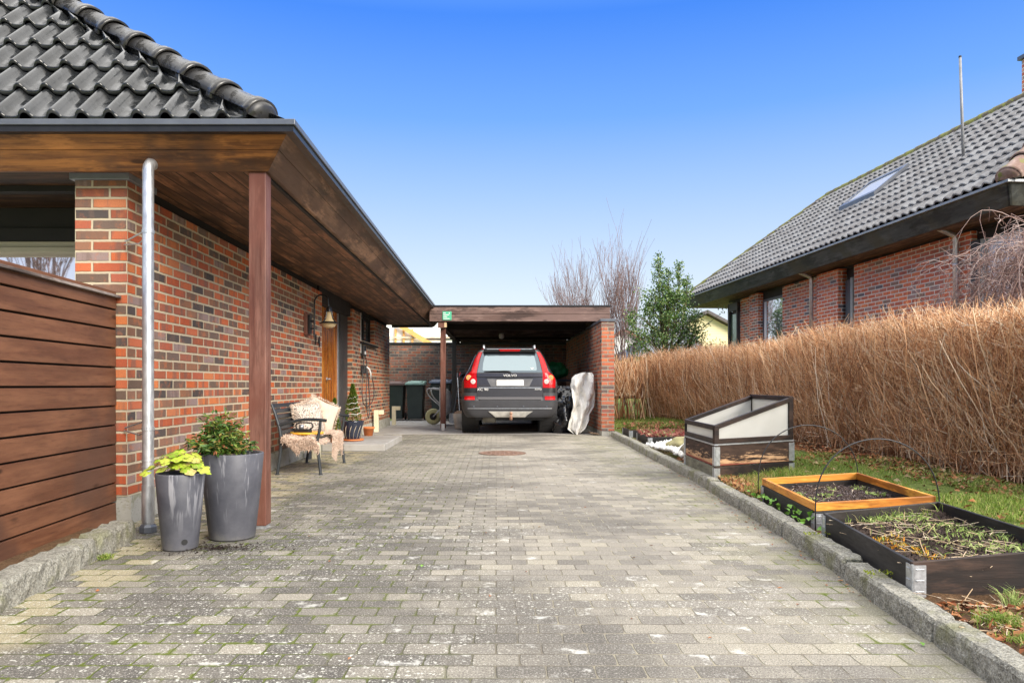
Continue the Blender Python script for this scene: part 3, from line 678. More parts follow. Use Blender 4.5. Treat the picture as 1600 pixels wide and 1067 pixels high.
# loose potting soil around them
n = 900; a = rnd(n,0,6.28); rr = np.abs(RG.normal(0,.17,n)); C = np.stack([-1.60+rr*np.cos(a)*1.5, 4.27+rr*np.sin(a)*.55, np.full(n,.006)],1)
sz = rnd(n,.003,.011)
V = []; F = []
for i in range(n):
    d = rdir(4)*sz[i]; d[:,2] = np.abs(d[:,2])*.8; V.append(C[i]+d)
V = np.concatenate(V); F = (np.arange(n)[:,None,None]*4+np.array([[0,1,2],[0,2,3],[0,3,1],[1,3,2]])[None]).reshape(-1,3)
np_mesh('spilled_soil', V, F, M['soil'], kind='stuff', label='dark crumbs of potting soil spilled round the planters')
# nandina
lf_n = island('nandina_leaves', [(0,(.035,.085,.018)),(.4,(.08,.17,.03)),(.75,(.18,.26,.04)),(.9,(.28,.24,.06)),(1,(.36,.12,.05))], .4, .5, .25)
stemm = plain('twig_brown', (.16,.10,.06), .8)
nd = thing('nandina_shrub', (-1.70,4.58,.46), 'bushy green and reddish leaved shrub in the taller grey planter', 'plant')
f = MB(); f.lathe([(.085,.44),(.10,.525),(.105,.53),(.097,.53),(.09,.51)], (-1.70,4.56,0), 24, cap=False); f.build('inner_pot', plain('brown_nursery_pot', (.16,.12,.10), .6), nd, smooth=True)
C=[];D=[];stp=[]
for i in range(120):
    az = random.uniform(0,6.28); sp = random.uniform(.1,1.5); L = random.uniform(.13,.28)*(1-.12*sp)
    p = Vector((-1.70,4.56,.50)); d = Vector((math.cos(az)*sp, math.sin(az)*sp, 1)).normalized(); pts = []
    for k in range(7):
        pts.append(tuple(p)); 
        if k > 1:
            for m in range(6):
                dd = Vector((random.gauss(0,1),random.gauss(0,1),random.gauss(-.05,.5))).normalized(); q = p + dd*random.uniform(0,.035); C.append(q); D.append(dd)
        p = p + d*(L/6); d = (d + Vector((random.gauss(0,.12),random.gauss(0,.12),-.08*sp))).normalized()
    stp.append(pts)
P = np.array(stp); V,F = tubes_np(P, np.full((len(P),7),.0016)); np_mesh('stems', V, F, stemm, nd)
C=np.array(C);D=np.array(D);V,F=leaves_np(C,D,rdir(len(C),1.5),rnd(len(C),.03,.052),rnd(len(C),.012,.020)); np_mesh('foliage', V, F, lf_n, nd)
# heuchera: lobed leaves
t = NT('lime_heuchera_leaves'); g = t.n('ShaderNodeNewGeometry').outputs['Random Per Island']; o = t.obj()
c = t.ramp(g, [(0,(.16,.27,.012)),(.45,(.30,.42,.025)),(.8,(.40,.46,.06)),(.9,(.42,.36,.12)),(1,(.42,.20,.08))]); c = t.mix(t.math('MULTIPLY', t.step(t.noise(o,60,4),.50,.60),.55), c, (.20,.10,.03)); t.bump(t.noise(o,70,3), .6, .006)
M['heuch'] = t.fin(c, .45, 0, .5)
hp_ = thing('heuchera_plant', (-1.84,4.29,.40), 'lime green lobed leaves spilling over the shorter grey planter', 'plant')
def lobed(f, c, d, n, s):
    d = Vector(d).normalized(); n = Vector(n); n = (n-d*n.dot(d)).normalized(); sd = d.cross(n)
    vs = [Vector(c)]; m = 21
    for i in range(m):
        a = -2.7+5.4*i/(m-1); r = s*(.72+.28*abs(math.cos(a*2.5)))*(1-.18*abs(a)/2.7)
        vs.append(Vector(c)+d*math.cos(a)*r+sd*math.sin(a)*r + n*(-.25*s*(r/s)**2+.06*s*math.cos(a*5)))
    f.add(vs, [(0,i,i+1) for i in range(1,m)])
f = MB()
for i in range(85):
    az = random.uniform(0,6.28); rr = random.uniform(.02,.15)*(1 if i%3 else .7); h = .475+.12*random.random()*(1-rr*4)+.0-.25*max(0,rr-.1)
    c = (-1.845+math.cos(az)*rr*1.02, 4.285+math.sin(az)*rr, h - (.02 if rr>.12 else 0)); dirn = (math.cos(az),math.sin(az),-.25-rr*2)
    lobed(f, c, dirn, (math.cos(az)*.5,math.sin(az)*.5-.35,1), random.uniform(.026,.043))
for q in ((-2.01,4.23,.455),(-1.67,4.2,.475)): lobed(f, q, (-1 if q[0]<-1.9 else 1,-.2,-.3), (0,-.6,1), .042)
f.build('leaves', M['heuch'], hp_, smooth=True)

# ------------------------------------------------------------------ BENCH
bn = thing('garden_bench', (-2.1,8.42,0), 'dark grey slatted metal garden bench with armrests against the brick wall', 'bench')
for yy, sg in ((7.82,1),(9.03,-1)):
    f = MB(); f.tube([(-1.862,yy,0),(-1.885,yy,.2),(-1.905,yy,.345),(-1.875,yy,.47),(-1.865,yy,.565)], [.016,.017,.019,.016,.015], 8); f.lathe([(.024,0),(.024,.008)], (-1.862,yy,.0), 10); f.build('leg', M['iron'], bn, smooth=False)
    f = MB(); f.tube([(-2.325,yy,0),(-2.295,yy,.2),(-2.28,yy,.37),(-2.30,yy,.50),(-2.35,yy,.66),(-2.385,yy,.752)], [.016,.017,.02,.018,.016,.014], 8); f.lathe([(.024,0),(.024,.008)], (-2.325,yy,.0), 10); f.build('leg', M['iron'], bn)
    f = MB(); f.tube(spl([(-2.31,yy,.525),(-2.2,yy,.555),(-2.05,yy,.585),(-1.9,yy,.585),(-1.80,yy,.575)],5), .017, 8)
    f.build('armrest', M['iron'], bn)
    f = MB(); f.tube(spl([(-2.28,yy,.37),(-2.12,yy,.35),(-2.0,yy,.375),(-1.905,yy,.345)],5), .014, 8); f.build('seat_rail', M['iron'], bn)
for k in range(6):
    x = -2.25+k*.066; z = .385 - (.008 if k in (0,5) else 0)+.006*(k-2.5)**2/6; f = MB(); f.box(x-.024,x+.024, 7.835,9.015, z-.007,z+.007); f.build('seat_slat', M['iron'], bn, bevel=.004)
for k in range(6):
    tt = k/5; z = .445+tt*.285; x = -2.292-tt*.085; f = MB(); f.hexa([(x,7.835,z-.02),(x+.012,7.835,z-.02),(x+.012,9.015,z-.02),(x,9.015,z-.02),(x-.012,7.835,z+.022),(x,7.835,z+.022),(x,9.015,z+.022),(x-.012,9.015,z+.022)]); f.build('back_slat', M['iron'], bn, bevel=.003)
# fleece
t = NT('cream_sheepskin'); c = t.mix(t.noise(t.obj(), 14, 3), (.52,.35,.25), (.72,.58,.46)); M['fleece'] = t.fin(c, .95, 0, .1, Sheen_Weight=.4)
def fleece_blob(fn, nu, nv, name, parent, ntuft, hl):
    f = MB(); f.grid(fn, nu, nv); f.build(name, M['fleece'], parent, smooth=True)
    U = RG.random(ntuft); Vv = RG.random(ntuft); C = np.array([fn(a,b) for a,b in zip(U,Vv)]); C2 = np.array([fn(min(1,a+.02),b) for a,b in zip(U,Vv)]); C3 = np.array([fn(a,min(1,b+.02)) for a,b in zip(U,Vv)])
    N = np.cross(C2-C, C3-C); N /= np.linalg.norm(N,axis=1,keepdims=True)+1e-9; N = np.where((N[:,0]+N[:,2]-N[:,1]*.3)[:,None] < 0, -N, N)
    D = N*.8 + rdir(ntuft)*.6 + np.array([[.1,0,-.5]]); D /= np.linalg.norm(D,axis=1,keepdims=True)
    Lh = rnd(ntuft,.5,1.2)*hl; P = np.stack([C, C+D*Lh[:,None]*.5+rdir(ntuft)*.004, C+D*Lh[:,None]+np.array([[0,0,-.006]])+rdir(ntuft)*.006],1)
    V,F = tubes_np(P, np.stack([np.full(ntuft,.0045),np.full(ntuft,.0035),np.full(ntuft,.0008)],1)); np_mesh('curls', V, F, M['fleece'], parent)
fl = thing('sheepskin_throw', (-2.05,8.1,.40), 'pinkish cream shaggy sheepskin draped over the bench seat and hanging down its front', 'throw')
def f1(u, v):   # over the near half; hangs over the near end and the front
    y = 7.70+v*.62; x = -2.27+u*.40; z = .402+.012*math.sin(u*9)*math.sin(v*7)
    if v < .2: z -= (.2-v)*.5*(1-.4*math.cos(u*5)); y = 7.78-.0*v
    if u > .8: z -= (u-.8)*.4
    return (x, y, z)
fleece_blob(f1, 20, 24, 'hide', fl, 2600, .03)
def f2(u, v):   # front apron of the throw
    y = 8.2+v*.55+.05*(1-u); s_ = u*.55; x = -2.1+min(s_,.27); z = .405
    if s_ > .27: z = .40-(s_-.27)*(.85+.2*math.sin(v*7)); x += .012*math.sin(v*11)
    return (x, y, z)
fleece_blob(f2, 20, 20, 'hide', fl, 2600, .03)
def f3(u, v):   # flap hanging over near end
    x = -2.24+u*.30; z = .39-v*(.17-.30*abs(u-.45)); y = 7.775-.012*math.sin(v*3)
    return (x, y, z)
fleece_blob(f3, 12, 12, 'hide', fl, 1100, .028)
# pillows
t = NT('speckled_cushion'); o = t.obj(); vv = t.vor(o, 70)[0]; c = t.mix(t.step(t.math('ADD', vv, t.math('MULTIPLY', t.noise(o, 25, 3), .6)), .66, .78), (.16,.14,.13), (.60,.52,.44)); t.bump(t.noise(o,80,3),.5,.004); M['cush'] = t.fin(c, .95, 0, .1)
t = NT('cream_cushion'); o = t.obj(); c = t.mix(t.noise(o, 20, 4), (.52,.40,.31), (.70,.58,.47)); t.bump(t.noise(o,60,4),.8,.008); M['cush2'] = t.fin(c, .95, 0, .1)
def pillow(name, c, w, h, d, yaw, tilt, roll_, mat, lab, fringe):
    o = thing(name, c, lab, 'cushion'); 
    R3 = Matrix.Rotation(yaw,3,'Z') @ Matrix.Rotation(tilt,3,'Y') @ Matrix.Rotation(roll_,3,'X')
    f = MB(); cc = Vector(c)
    for sg in (1,-1):
        def fn(u, v):
            a = u*2-1; b = v*2-1; k = (1-a**4)*(1-b**4); pin = 1-.10*(a*a*b*b) + .05*(abs(a*b))
            sag = .012*math.sin(a*7+b*3)*k
            return tuple(cc + R3 @ Vector((sg*d*.5*k**.55+sag, a*w/2*(1-.08*(1-abs(b))), b*h/2*(1-.08*(1-abs(a))))))
        f.grid(fn, 22, 22)
    f.build('cover', mat, o, smooth=True)
    if fringe:
        n = 500; e = RG.integers(0,4,n); s_ = rnd(n,-1,1); a = np.where(e<2, s_, np.where(e==2,-1,1)); b = np.where(e<2, np.where(e==0,-1,1), s_)
        C = np.array([tuple(cc + R3 @ Vector((random.uniform(-.008,.008), x_*w/2*.98, y_*h/2*.98))) for x_,y_ in zip(a,b)])
        O2 = np.array([tuple(R3 @ Vector((random.gauss(0,.4), x_, y_))) for x_,y_ in zip(a,b)]); D = O2+rdir(n)*.5
        P = np.stack([C, C+D*.010, C+D*.021],1); V,F = tubes_np(P, np.stack([np.full(n,.004),np.full(n,.004),np.full(n,.001)],1)); np_mesh('fringe', V, F, M['cush2'], o)
    return o
pillow('cushion', (-2.15,8.44,.565), .36,.35,.15, -.75, -.18, .10, M['cush'], 'grey speckled cushion with fringed edge leaning on the bench back, front one', True)
pillow('cushion', (-2.19,8.62,.585), .34,.36,.13, -.55, -.18, .25, M['cush'], 'speckled cushion tucked behind the front cushion on the bench', True)
pillow('cushion', (-2.10,8.86,.575), .38,.40,.12, -.85, -.22, -.42, M['cush2'], 'plain cream shaggy cushion at the far end of the bench', True)
o = thing('tray', (-2.08,8.02,.42), 'round orange wooden board lying on the sheepskin', 'board')
f = MB(); f.lathe([(.175,.418),(.18,.424),(.18,.436),(.175,.442)], (-2.07,8.06,0), 40); f.build('board', wood_mat('orange_board', (.75,.32,.03),(.92,.50,.06),None,'x',.4,1,knots=False), o)
o = thing('flat_iron', (-2.12,8.0,.44), 'old black cast iron flat iron with curved handle on the orange board', 'iron')
f = MB(); f.prism([(-2.19,7.96,.443),(-2.02,7.93,.443),(-1.99,7.96,.443),(-2.02,8.0,.443),(-2.19,8.03,.443)], (0,0,.035)); f.build('sole', M['black'], o, bevel=.004)
f = MB(); f.tube(spl([(-2.16,7.99,.47),(-2.17,7.99,.52),(-2.13,7.99,.545),(-2.05,7.98,.545),(-2.0,7.98,.54),(-1.985,7.98,.50),(-2.02,7.98,.478)],5), .008, 8); f.build('handle', M['black'], o, smooth=True)
f = MB(); f.lathe([(.026,.478),(.028,.50),(.022,.525)], (-2.115,8.0,0), 14); f.build('finial', M['zinc'], o, smooth=True)

# ------------------------------------------------------------------ POTS BY THE DOOR
def conifer(c, h, r, lab, n=2600, garland=False):
    o = thing('dwarf_conifer', c, lab, 'plant')
    x,y,z0 = c; f = MB(); f.tube([(x,y,z0),(x,y,z0+h*.9)], [.012,.003], 6); f.build('trunk', stemm, o)
    t_ = RG.random(n)**.8; az = rnd(n,0,6.28); prof = r*np.minimum(1,(1-t_)*1.12+.02)*(.8+.2*np.sin(az*3+t_*9)); rr = prof*rnd(n,.75,1.05)
    C = np.stack([x+rr*np.cos(az)*.85, y+rr*np.sin(az)*.85, z0+.01+t_*h*.97],1); D = np.stack([np.cos(az)*.6,np.sin(az)*.6,np.full(n,.9)],1)+rdir(n)*.45
    V,F = leaves_np(C,D,rdir(n),rnd(n,.025,.05),rnd(n,.006,.012)); np_mesh('foliage', V, F, island('conifer_needles',[(0,(.03,.07,.008)),(.5,(.08,.15,.015)),(.9,(.17,.24,.03)),(1,(.25,.16,.04))],.6,.3,.2), o)
    if garland:
        pts = []
        for k in range(70):
            q = k/69; a = q*4.2*6.28; rr = r*(1.02-.75*q)*1.02; pts.append((x+rr*math.cos(a), y+rr*math.sin(a), z0+.06+q*h*.6+.01*math.sin(k*1.7)))
        f = MB(); f.tube(pts, .0035, 5); f.build('garland', M['white'], o)
    return o
o = thing('flower_pot', (-2.19,11.25,.105), 'dark blue glazed pot with pale grass motif holding the larger dwarf conifer', 'pot')
x,y = -2.19,11.25
navy = plain('navy_glaze', (.018,.024,.042), .15, spec=.7, var=.2)
f = MB(); f.lathe([(.11,.125),(.13,.18),(.155,.30),(.168,.395),(.172,.41),(.160,.41),(.15,.37)], (x,y,0), 40, cap=False); f.build('pot_body', navy, o, smooth=True)
f = MB()
for i in range(14):
    a0 = i*.45+random.uniform(-.05,.05); pts = []
    for k in range(6):
        q = k/5; a = a0+.28*q*q; z = .14+q*.20; r = np.interp(z,[.125,.18,.30,.395],[.11,.13,.155,.168])+.001; pts.append((x+r*math.cos(a), y+r*math.sin(a), z))
    f.tube(pts, [.0015,.0015,.0015,.003,.005,.0015], 5)
f.build('grass_motif', plain('pale_glaze', (.6,.5,.36), .3), o)
f = MB(); f.lathe([(.12,.107),(.165,.112),(.172,.135),(.166,.137),(.155,.122),(0,.122)], (x,y,0), 36, cap=False); f.build('saucer', M['terra'], o, smooth=True)
f = MB(); f.lathe([(.158,.385),(0,.39)], (x,y,0), 30, cap=False); f.build('soil', M['soil'], o)
conifer((x,y,.39), .57, .155, 'larger cone shaped dwarf conifer with white garland in the dark blue pot', garland=True)
def tpot(x, y, z, r, h, lab, square=False):
    o = thing('flower_pot', (x,y,z), lab, 'pot'); n = 4 if square else 26
    f = MB(); f.lathe([(0,z+.002),(r*.72,z),(r*.95,z+h*.78),(r*1.05,z+h*.78),(r*1.1,z+h),(r*1.0,z+h),(r*.9,z+h*.8)], (x,y,0), n, cap=False); f.build('pot_body', M['terra'], o, smooth=not square)
    f = MB(); f.lathe([(r*.93,z+h*.82),(0,z+h*.84)], (x,y,0), n, cap=False); f.build('soil', M['soil'], o)
tpot(-2.40,10.95,.105,.09,.17,'terracotta pot behind the far arm of the bench'); conifer((-2.40,10.95,.24), .50, .10, 'smaller slim conifer in terracotta against the orange door', 1500)
tpot(-2.14,12.35,.105,.095,.15,'empty orange terracotta pot right of the dark blue pot')
# ------------------------------------------------------------------ CARPORT
M['cp'] = wood_mat('carport_fascia_wood', (.12,.07,.055), (.22,.145,.12), (.16,.10,.085), 'x', .6, .8)
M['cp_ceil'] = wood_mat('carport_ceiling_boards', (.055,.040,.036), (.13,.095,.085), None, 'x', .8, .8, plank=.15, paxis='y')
cp = thing('carport', (.5,15.2,0), 'flat roofed brown timber carport over the parked car', 'carport')
f = MB(); f.box(-1.37,2.35, 15.17,15.20, 2.27,2.415); f.box(-1.37,2.35, 15.165,15.20, 2.42,2.565); f.build('fascia', M['cp'], cp, bevel=.003)
f = MB(); f.box(-1.38,2.36, 15.15,15.21, 2.567,2.60); f.box(2.35,2.37,15.215,21.4,2.567,2.60); f.build('edge_flashing', M['metal_b'], cp)
f = MB(); f.box(-1.30,2.34, 15.205,21.4, 2.42,2.565); f.build('roof_deck', M['metal_b'], cp)
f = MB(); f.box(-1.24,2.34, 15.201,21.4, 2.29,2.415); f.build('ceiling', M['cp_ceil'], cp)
f = MB()
for i in range(5): f.box(-1.2,1.97, 16.1+i*1.1,16.2+i*1.1, 2.16,2.288)
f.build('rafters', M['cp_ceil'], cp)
f = MB(); f.box(-1.16,-1.05, 15.28,21.3, 2.14,2.265); f.build('side_beam', M['cp_ceil'], cp)
f = MB(); f.box(-1.20,-1.07, 15.21,15.27, 2.14,2.255); f.build('beam_end', M['post'], cp)
f = MB(); f.box(-1.068,-1.02, 15.205,15.26, 2.15,2.25); f.build('joist_end', plain('raw_pine', (.62,.45,.25), .6), cp)
for yy, mt in ((15.35,M['post']),(19.4,M['darkgrey'])):
    f = MB(); f.box(-1.16,-1.05, yy,yy+.11, .06,2.138); p_ = f.build('post', mt, cp, bevel=.005)
    f = MB(); f.box(-1.14,-1.07, yy-.004,yy+.1, .01,.15); f.build('post_shoe', M['white'], p_, bevel=.004)
f = MB(); f.tube([(.13,17.2,2.16),(.13,17.2,2.10)], [.045,.06], 16); f.lathe([(.06,2.10),(.055,2.05),(.0,2.03)], (.13,17.2,0), 16, cap=False); f.build('ceiling_lamp', plain('opal_glass', (.5,.5,.5), .3), cp, smooth=True)
# green notice
sg = thing('notice_plate', (-1.0,15.16,2.4), 'small green notice plate with white lines on the carport fascia', 'sign')
f = MB(); f.box(-1.10,-.915, 15.153,15.163, 2.295,2.47); f.build('plate', plain('green_enamel', (.08,.42,.24), .4, var=.05), sg, bevel=.002)
f = MB()
for z, L in ((2.435,.05),(2.40,.12),(2.36,.08),(2.32,.13)):
    f.box(-1.085,-1.085+L, 15.149,15.152, z-.007,z+.007)
f.box(-.97,-.955,15.149,15.152,2.42,2.45); f.build('lettering', M['white'], sg)
# garage brick wall with end column
gw = thing('garage_wall', (1.98,13.8,0), 'orange red brick garage side wall ending in a column beside the garden', 'wall')
f = MB(); f.box(1.98,2.22, 13.8,21.3, .10,2.145); f.build('brickwork', M['brick_g'], gw)
f = MB(); f.box(1.985,2.215, 13.81,21.3, -.05,.098); f.build('footing', M['plinth'], gw)
f = MB(); f.box(1.955,2.245, 13.78,21.3, 2.147,2.195); f.build('coping', M['metal_d'], gw, bevel=.004)
bw = thing('rear_yard_wall', (0,20.8,0), 'dark weathered brick wall with black coping behind the wheelie bins', 'wall')
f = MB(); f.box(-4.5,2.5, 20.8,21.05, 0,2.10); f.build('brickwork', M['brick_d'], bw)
f = MB(); f.box(-4.5,2.5, 20.76,21.09, 2.102,2.16); f.build('coping', M['metal_b'], bw, bevel=.004)
f = MB(); f.box(-1.0,1.97, 20.76,20.799, 2.162,2.4); f.build('infill_panel', M['dark'], bw)

# ------------------------------------------------------------------ WHEELIE BINS
def bin_(x, y, w, h, lidm, lab):
    o = thing('wheelie_bin', (x,y,0), lab, 'bin', 'wheelie bins by the dark brick wall')
    d = .62; f = MB(); a = .80
    f.hexa([(x-w/2*a,y,.05),(x+w/2*a,y,.05),(x+w/2*a,y+d*.8,.05),(x-w/2*a,y+d*.8,.05),(x-w/2,y-.06,h-.09),(x+w/2,y-.06,h-.09),(x+w/2,y+d,h-.09),(x-w/2,y+d,h-.09)])
    f.build('body', M['binb'], o, bevel=.02)
    f = MB(); f.hexa([(x-w/2-.035,y-.09,h-.088),(x+w/2+.035,y-.09,h-.088),(x+w/2+.035,y+d,h-.088),(x-w/2-.035,y+d,h-.088),(x-w/2-.02,y-.075,h-.03),(x+w/2+.02,y-.075,h-.03),(x+w/2+.02,y+d,h+.02),(x-w/2-.02,y+d,h+.02)])
    f.hexa([(x-w/2+.05,y-.03,h-.032),(x+w/2-.05,y-.03,h-.032),(x+w/2-.05,y+d-.1,h+.01),(x-w/2+.05,y+d-.1,h+.01),(x-w/2+.07,y,h),(x+w/2-.07,y,h),(x+w/2-.07,y+d-.12,h+.03),(x-w/2+.07,y+d-.12,h+.03)])
    f.build('lid', lidm, o, bevel=.012)
    f = MB(); f.tube([(x-w/2*a-.02,y+d*.8,.1),(x-w/2*a-.06,y+d*.8,.1)], .1, 18); f.build('wheel', M['black'], o); f = MB(); f.tube([(x+w/2*a+.02,y+d*.8,.1),(x+w/2*a+.06,y+d*.8,.1)], .1, 18); f.build('wheel', M['black'], o)
    f = MB()
    for k in range(7): f.tube([(x-.09+k*.03, y+.01,.45),(x-.09+k*.03,y+.0,.47)], .006, 6)
    f.build('emblem', plain('moulded_grey', (.12,.12,.10), .5), o)
M['binb'] = plain('bin_dark_green_plastic', (.025,.035,.033), .45, var=.3, scale=4)
bin_(-2.72,19.7,.50,1.04,plain('lid_brown',(.10,.06,.055),.5),'black bin with brownish lid half hidden by the house corner')
bin_(-2.17,19.7,.46,1.05,plain('lid_green',(.20,.33,.29),.45),'dark wheelie bin with pale green lid, in the middle')
bin_(-1.49,19.75,.54,1.09,plain('lid_blue_grey',(.10,.13,.19),.35),'dark wheelie bin with blue grey lid behind the carport post')
# wheelbarrow standing on its nose
wb = thing('wheelbarrow', (-1.5,17.6,0), 'wheelbarrow with cream pneumatic tyre parked behind the carport post', 'wheelbarrow')
s_ = .01533; 
f = MB()
cx, cy, cz, rr = -1.50, 17.6, .205, .135
pts = [(cx+rr*math.cos(a), cy, cz+rr*math.sin(a)) for a in [i*2*math.pi/28 for i in range(29)]]
f.tube(pts, .058, 12, cap=False); ty = f.build('tyre', plain('cream_tyre', (.42,.41,.22), .7, var=.15), wb, smooth=True)
f = MB(); f.lathe([(.09,cy-.02),(.03,cy-.04),(.03,cy+.04),(.09,cy+.02)], (cx,0,cz), 20, 'y'); f.build('wheel_hub', M['black'], wb, smooth=True)
f = MB(); f.tube(spl([(cx,cy-.07,cz),(-1.38,cy-.07,.33),(-1.30,cy-.1,.42),(-1.55,cy-.15,.66),(-1.63,cy-.2,.80),(-1.60,cy-.2,.87),(-1.45,cy-.2,.86),(-1.2,cy-.2,.84)],6), .016, 8)
f.tube(spl([(cx,cy+.07,cz),(-1.36,cy+.07,.33),(-1.27,cy+.1,.42),(-1.50,cy+.15,.66),(-1.57,cy+.2,.82),(-1.54,cy+.2,.88),(-1.40,cy+.2,.87),(-1.15,cy+.2,.85)],6), .016, 8); f.build('frame', M['zinc'], wb, smooth=True)
f = MB()
def tray(u, v):
    a = (u-.5)*2; b = (v-.5)*2; k = (1-a**4)*(1-b**4)
    return (-1.28+.27*k**.7-.05+.0*b, 17.6+a*.30, .55+b*.36)
f.grid(tray, 16, 16); f.build('tray', plain('pale_grey_tray', (.55,.55,.53), .45), wb, smooth=True)
# long tools leaning behind
for i,(x,lean,colr,nm,lab) in enumerate([(-1.02,.16,(.7,.04,.03),'spade','long handled garden tool with red grip leaning behind the carport post'),(-.95,-.1,(.2,.2,.2),'rake','grey garden tool leaning beside the red gripped one')]):
    o = thing(nm, (x,18.6,0), lab, 'tool'); f = MB(); f.tube([(x-lean*.5,18.5,.02),(x+lean*.5,19.2,1.15)], .014, 8); f.build('shaft', M['zinc'] if i else M['black'], o)
    f = MB(); f.tube([(x+lean*.5,19.2,1.151),(x+lean*.56,19.25,1.28)], .022, 8); f.build('grip', plain('grip_'+nm, colr, .4), o); f = MB(); f.box(x-lean*.5-.08,x-lean*.5+.08,18.48,18.50,.0,.25); f.build('blade', M['zinc'], o)

# ------------------------------------------------------------------ CAR
CX, CY = .262, 13.93
car = thing('parked_car', (CX,CY+2,0), 'dark grey estate SUV with tall red tail lamps parked in the carport', 'car')
M['paint'] = NT('dark_grey_metallic_paint'); t = M['paint']
fl_ = t.vor(t.obj(), 900)[1]; sep = t.n('ShaderNodeSeparateColor'); t.set(sep.inputs[0], fl_)
M['paint'] = t.fin(t.mix(sep.outputs[0], (.026,.023,.024), (.062,.055,.057)), t.math('ADD', .30, t.math('MULTIPLY', t.noise(t.obj(), 3, 4), .12)), .5, .5, Coat_Weight=.8, Coat_Roughness=.06)
M['plast'] = plain('bumper_grey_plastic', (.042,.042,.046), .5, var=.12, scale=6)
M['red'] = plain('red_lamp_lens', (.42,.004,.006), .25, var=.15, scale=30, spec=.35)
M['carglass'] = NT('tinted_car_glass').fin((.10,.125,.145), .05, .7, .6)
M['tyre'] = plain('tyre_rubber', (.040,.038,.037), .8, var=.3)
Zt = [.34,.36,.5,.66,.7,.95,1.04,1.187,1.316,1.5,1.62,1.665,1.69,1.70]
Wt = [.80,.84,.905,.92,.925,.925,.915,.83,.765,.69,.625,.57,.50,.30]
Yr = [.05,.03,.0,.0,.07,.085,.095,.115,.20,.32,.40,.46,.55,.9]
Yf = [4.5,4.6,4.74,4.75,4.74,4.62,4.3,3.35,3.1,2.75,2.5,2.4,2.3,2.0]
def cw(z): return float(np.interp(z, Zt, Wt))
def cyr(z): return float(np.interp(z, Zt, Yr))
def cyf(z): return float(np.interp(z, Zt, Yf))
def ring(z, ex=0, rc=.20):
    w = cw(z)+ex; y0 = cyr(z)-ex; y1 = cyf(z)+ex; rc = min(rc, w*.8); pts = []
    def rear(x): return y0 + .035*(x/w)**2
    for i in range(9): x = (w-rc)*i/8; pts.append((x, rear(x)))
    for i in range(1,9):
        a = i/8*math.pi/2; pts.append((w-rc+rc*math.sin(a), rear(w-rc)+rc*(1-math.cos(a))*.95))
    ys = pts[-1][1]
    for i in range(1,9): pts.append((w*(1-.04*(i/8)**3), ys+(y1-.45-ys)*i/8))
    for i in range(1,9):
        a = i/8*math.pi/2; pts.append((w*.96*math.cos(a)**.6 if i<8 else 0, y1-.45+.45*math.sin(a)))
    full = pts + [(-x, y) for x, y in pts[-2:0:-1]]
    return [(CX+x, CY+y, z) for x, y in full]
def rings(zs, ex, name, mat, closeb=True):
    f = MB(); vs = []; 
    for z in zs: vs += ring(z, ex)
    n = len(ring(zs[0])); fs = [(k*n+i, k*n+(i+1)%n, (k+1)*n+(i+1)%n, (k+1)*n+i) for k in range(len(zs)-1) for i in range(n)]
    fs += [tuple(range(n)), tuple(range((len(zs)-1)*n, len(zs)*n))]; f.add(vs, fs)
    return f.build(name, mat, car, smooth=True)
b_ = rings([.60]+list(np.linspace(.68,1.04,8))+list(np.linspace(1.07,1.66,14))+[1.68,1.69,1.70], 0, 'body', M['paint']); b_.modifiers.new('es','EDGE_SPLIT').split_angle = R(35)
b_ = rings([.34,.37,.42,.5,.58,.64,.658,.664], .012, 'bumper', M['plast']); b_.modifiers.new('es','EDGE_SPLIT').split_angle = R(35)
def rear_pt(x, z, off):
    w = cw(z); rc = .20; ax = abs(x); y = cyr(z)+.035*(min(ax,w-rc)/w)**2
    if ax > w-rc: q = min(1, (ax-(w-rc))/rc); y += rc*.95*(1-math.sqrt(max(0,1-q*q)))
    return (CX+x, CY+y-off, z)
def patch(name, zs, xl, xr, off, mat, parent=None, nx=10, thick=.02, **k):
    f = MB(); vs = []; nz = len(zs)
    for lay in (0,1):
        for j, z in enumerate(zs):
            for i in range(nx+1):
                x = lerp(xl[j], xr[j], i/nx); p = rear_pt(x, z, off)
                vs.append((p[0], p[1]+lay*thick, p[2]))
    N = nz*(nx+1); fs = []
    for j in range(nz-1):
        for i in range(nx):
            a = j*(nx+1)+i; fs.append((a,a+1,a+nx+2,a+nx+1)); fs.append((N+a,N+a+nx+1,N+a+nx+2,N+a+1))
    def e(a, b): fs.append((a,b,b+N,a+N))
    for i in range(nx): e(i,i+1); e((nz-1)*(nx+1)+i,(nz-1)*(nx+1)+i+1)
    for j in range(nz-1): e(j*(nx+1),(j+1)*(nx+1)); e(j*(nx+1)+nx,(j+1)*(nx+1)+nx)
    f.add(vs, fs); return f.build(name, mat, parent or car, **k)
zz = lambda zy: 1.828-.00183*zy
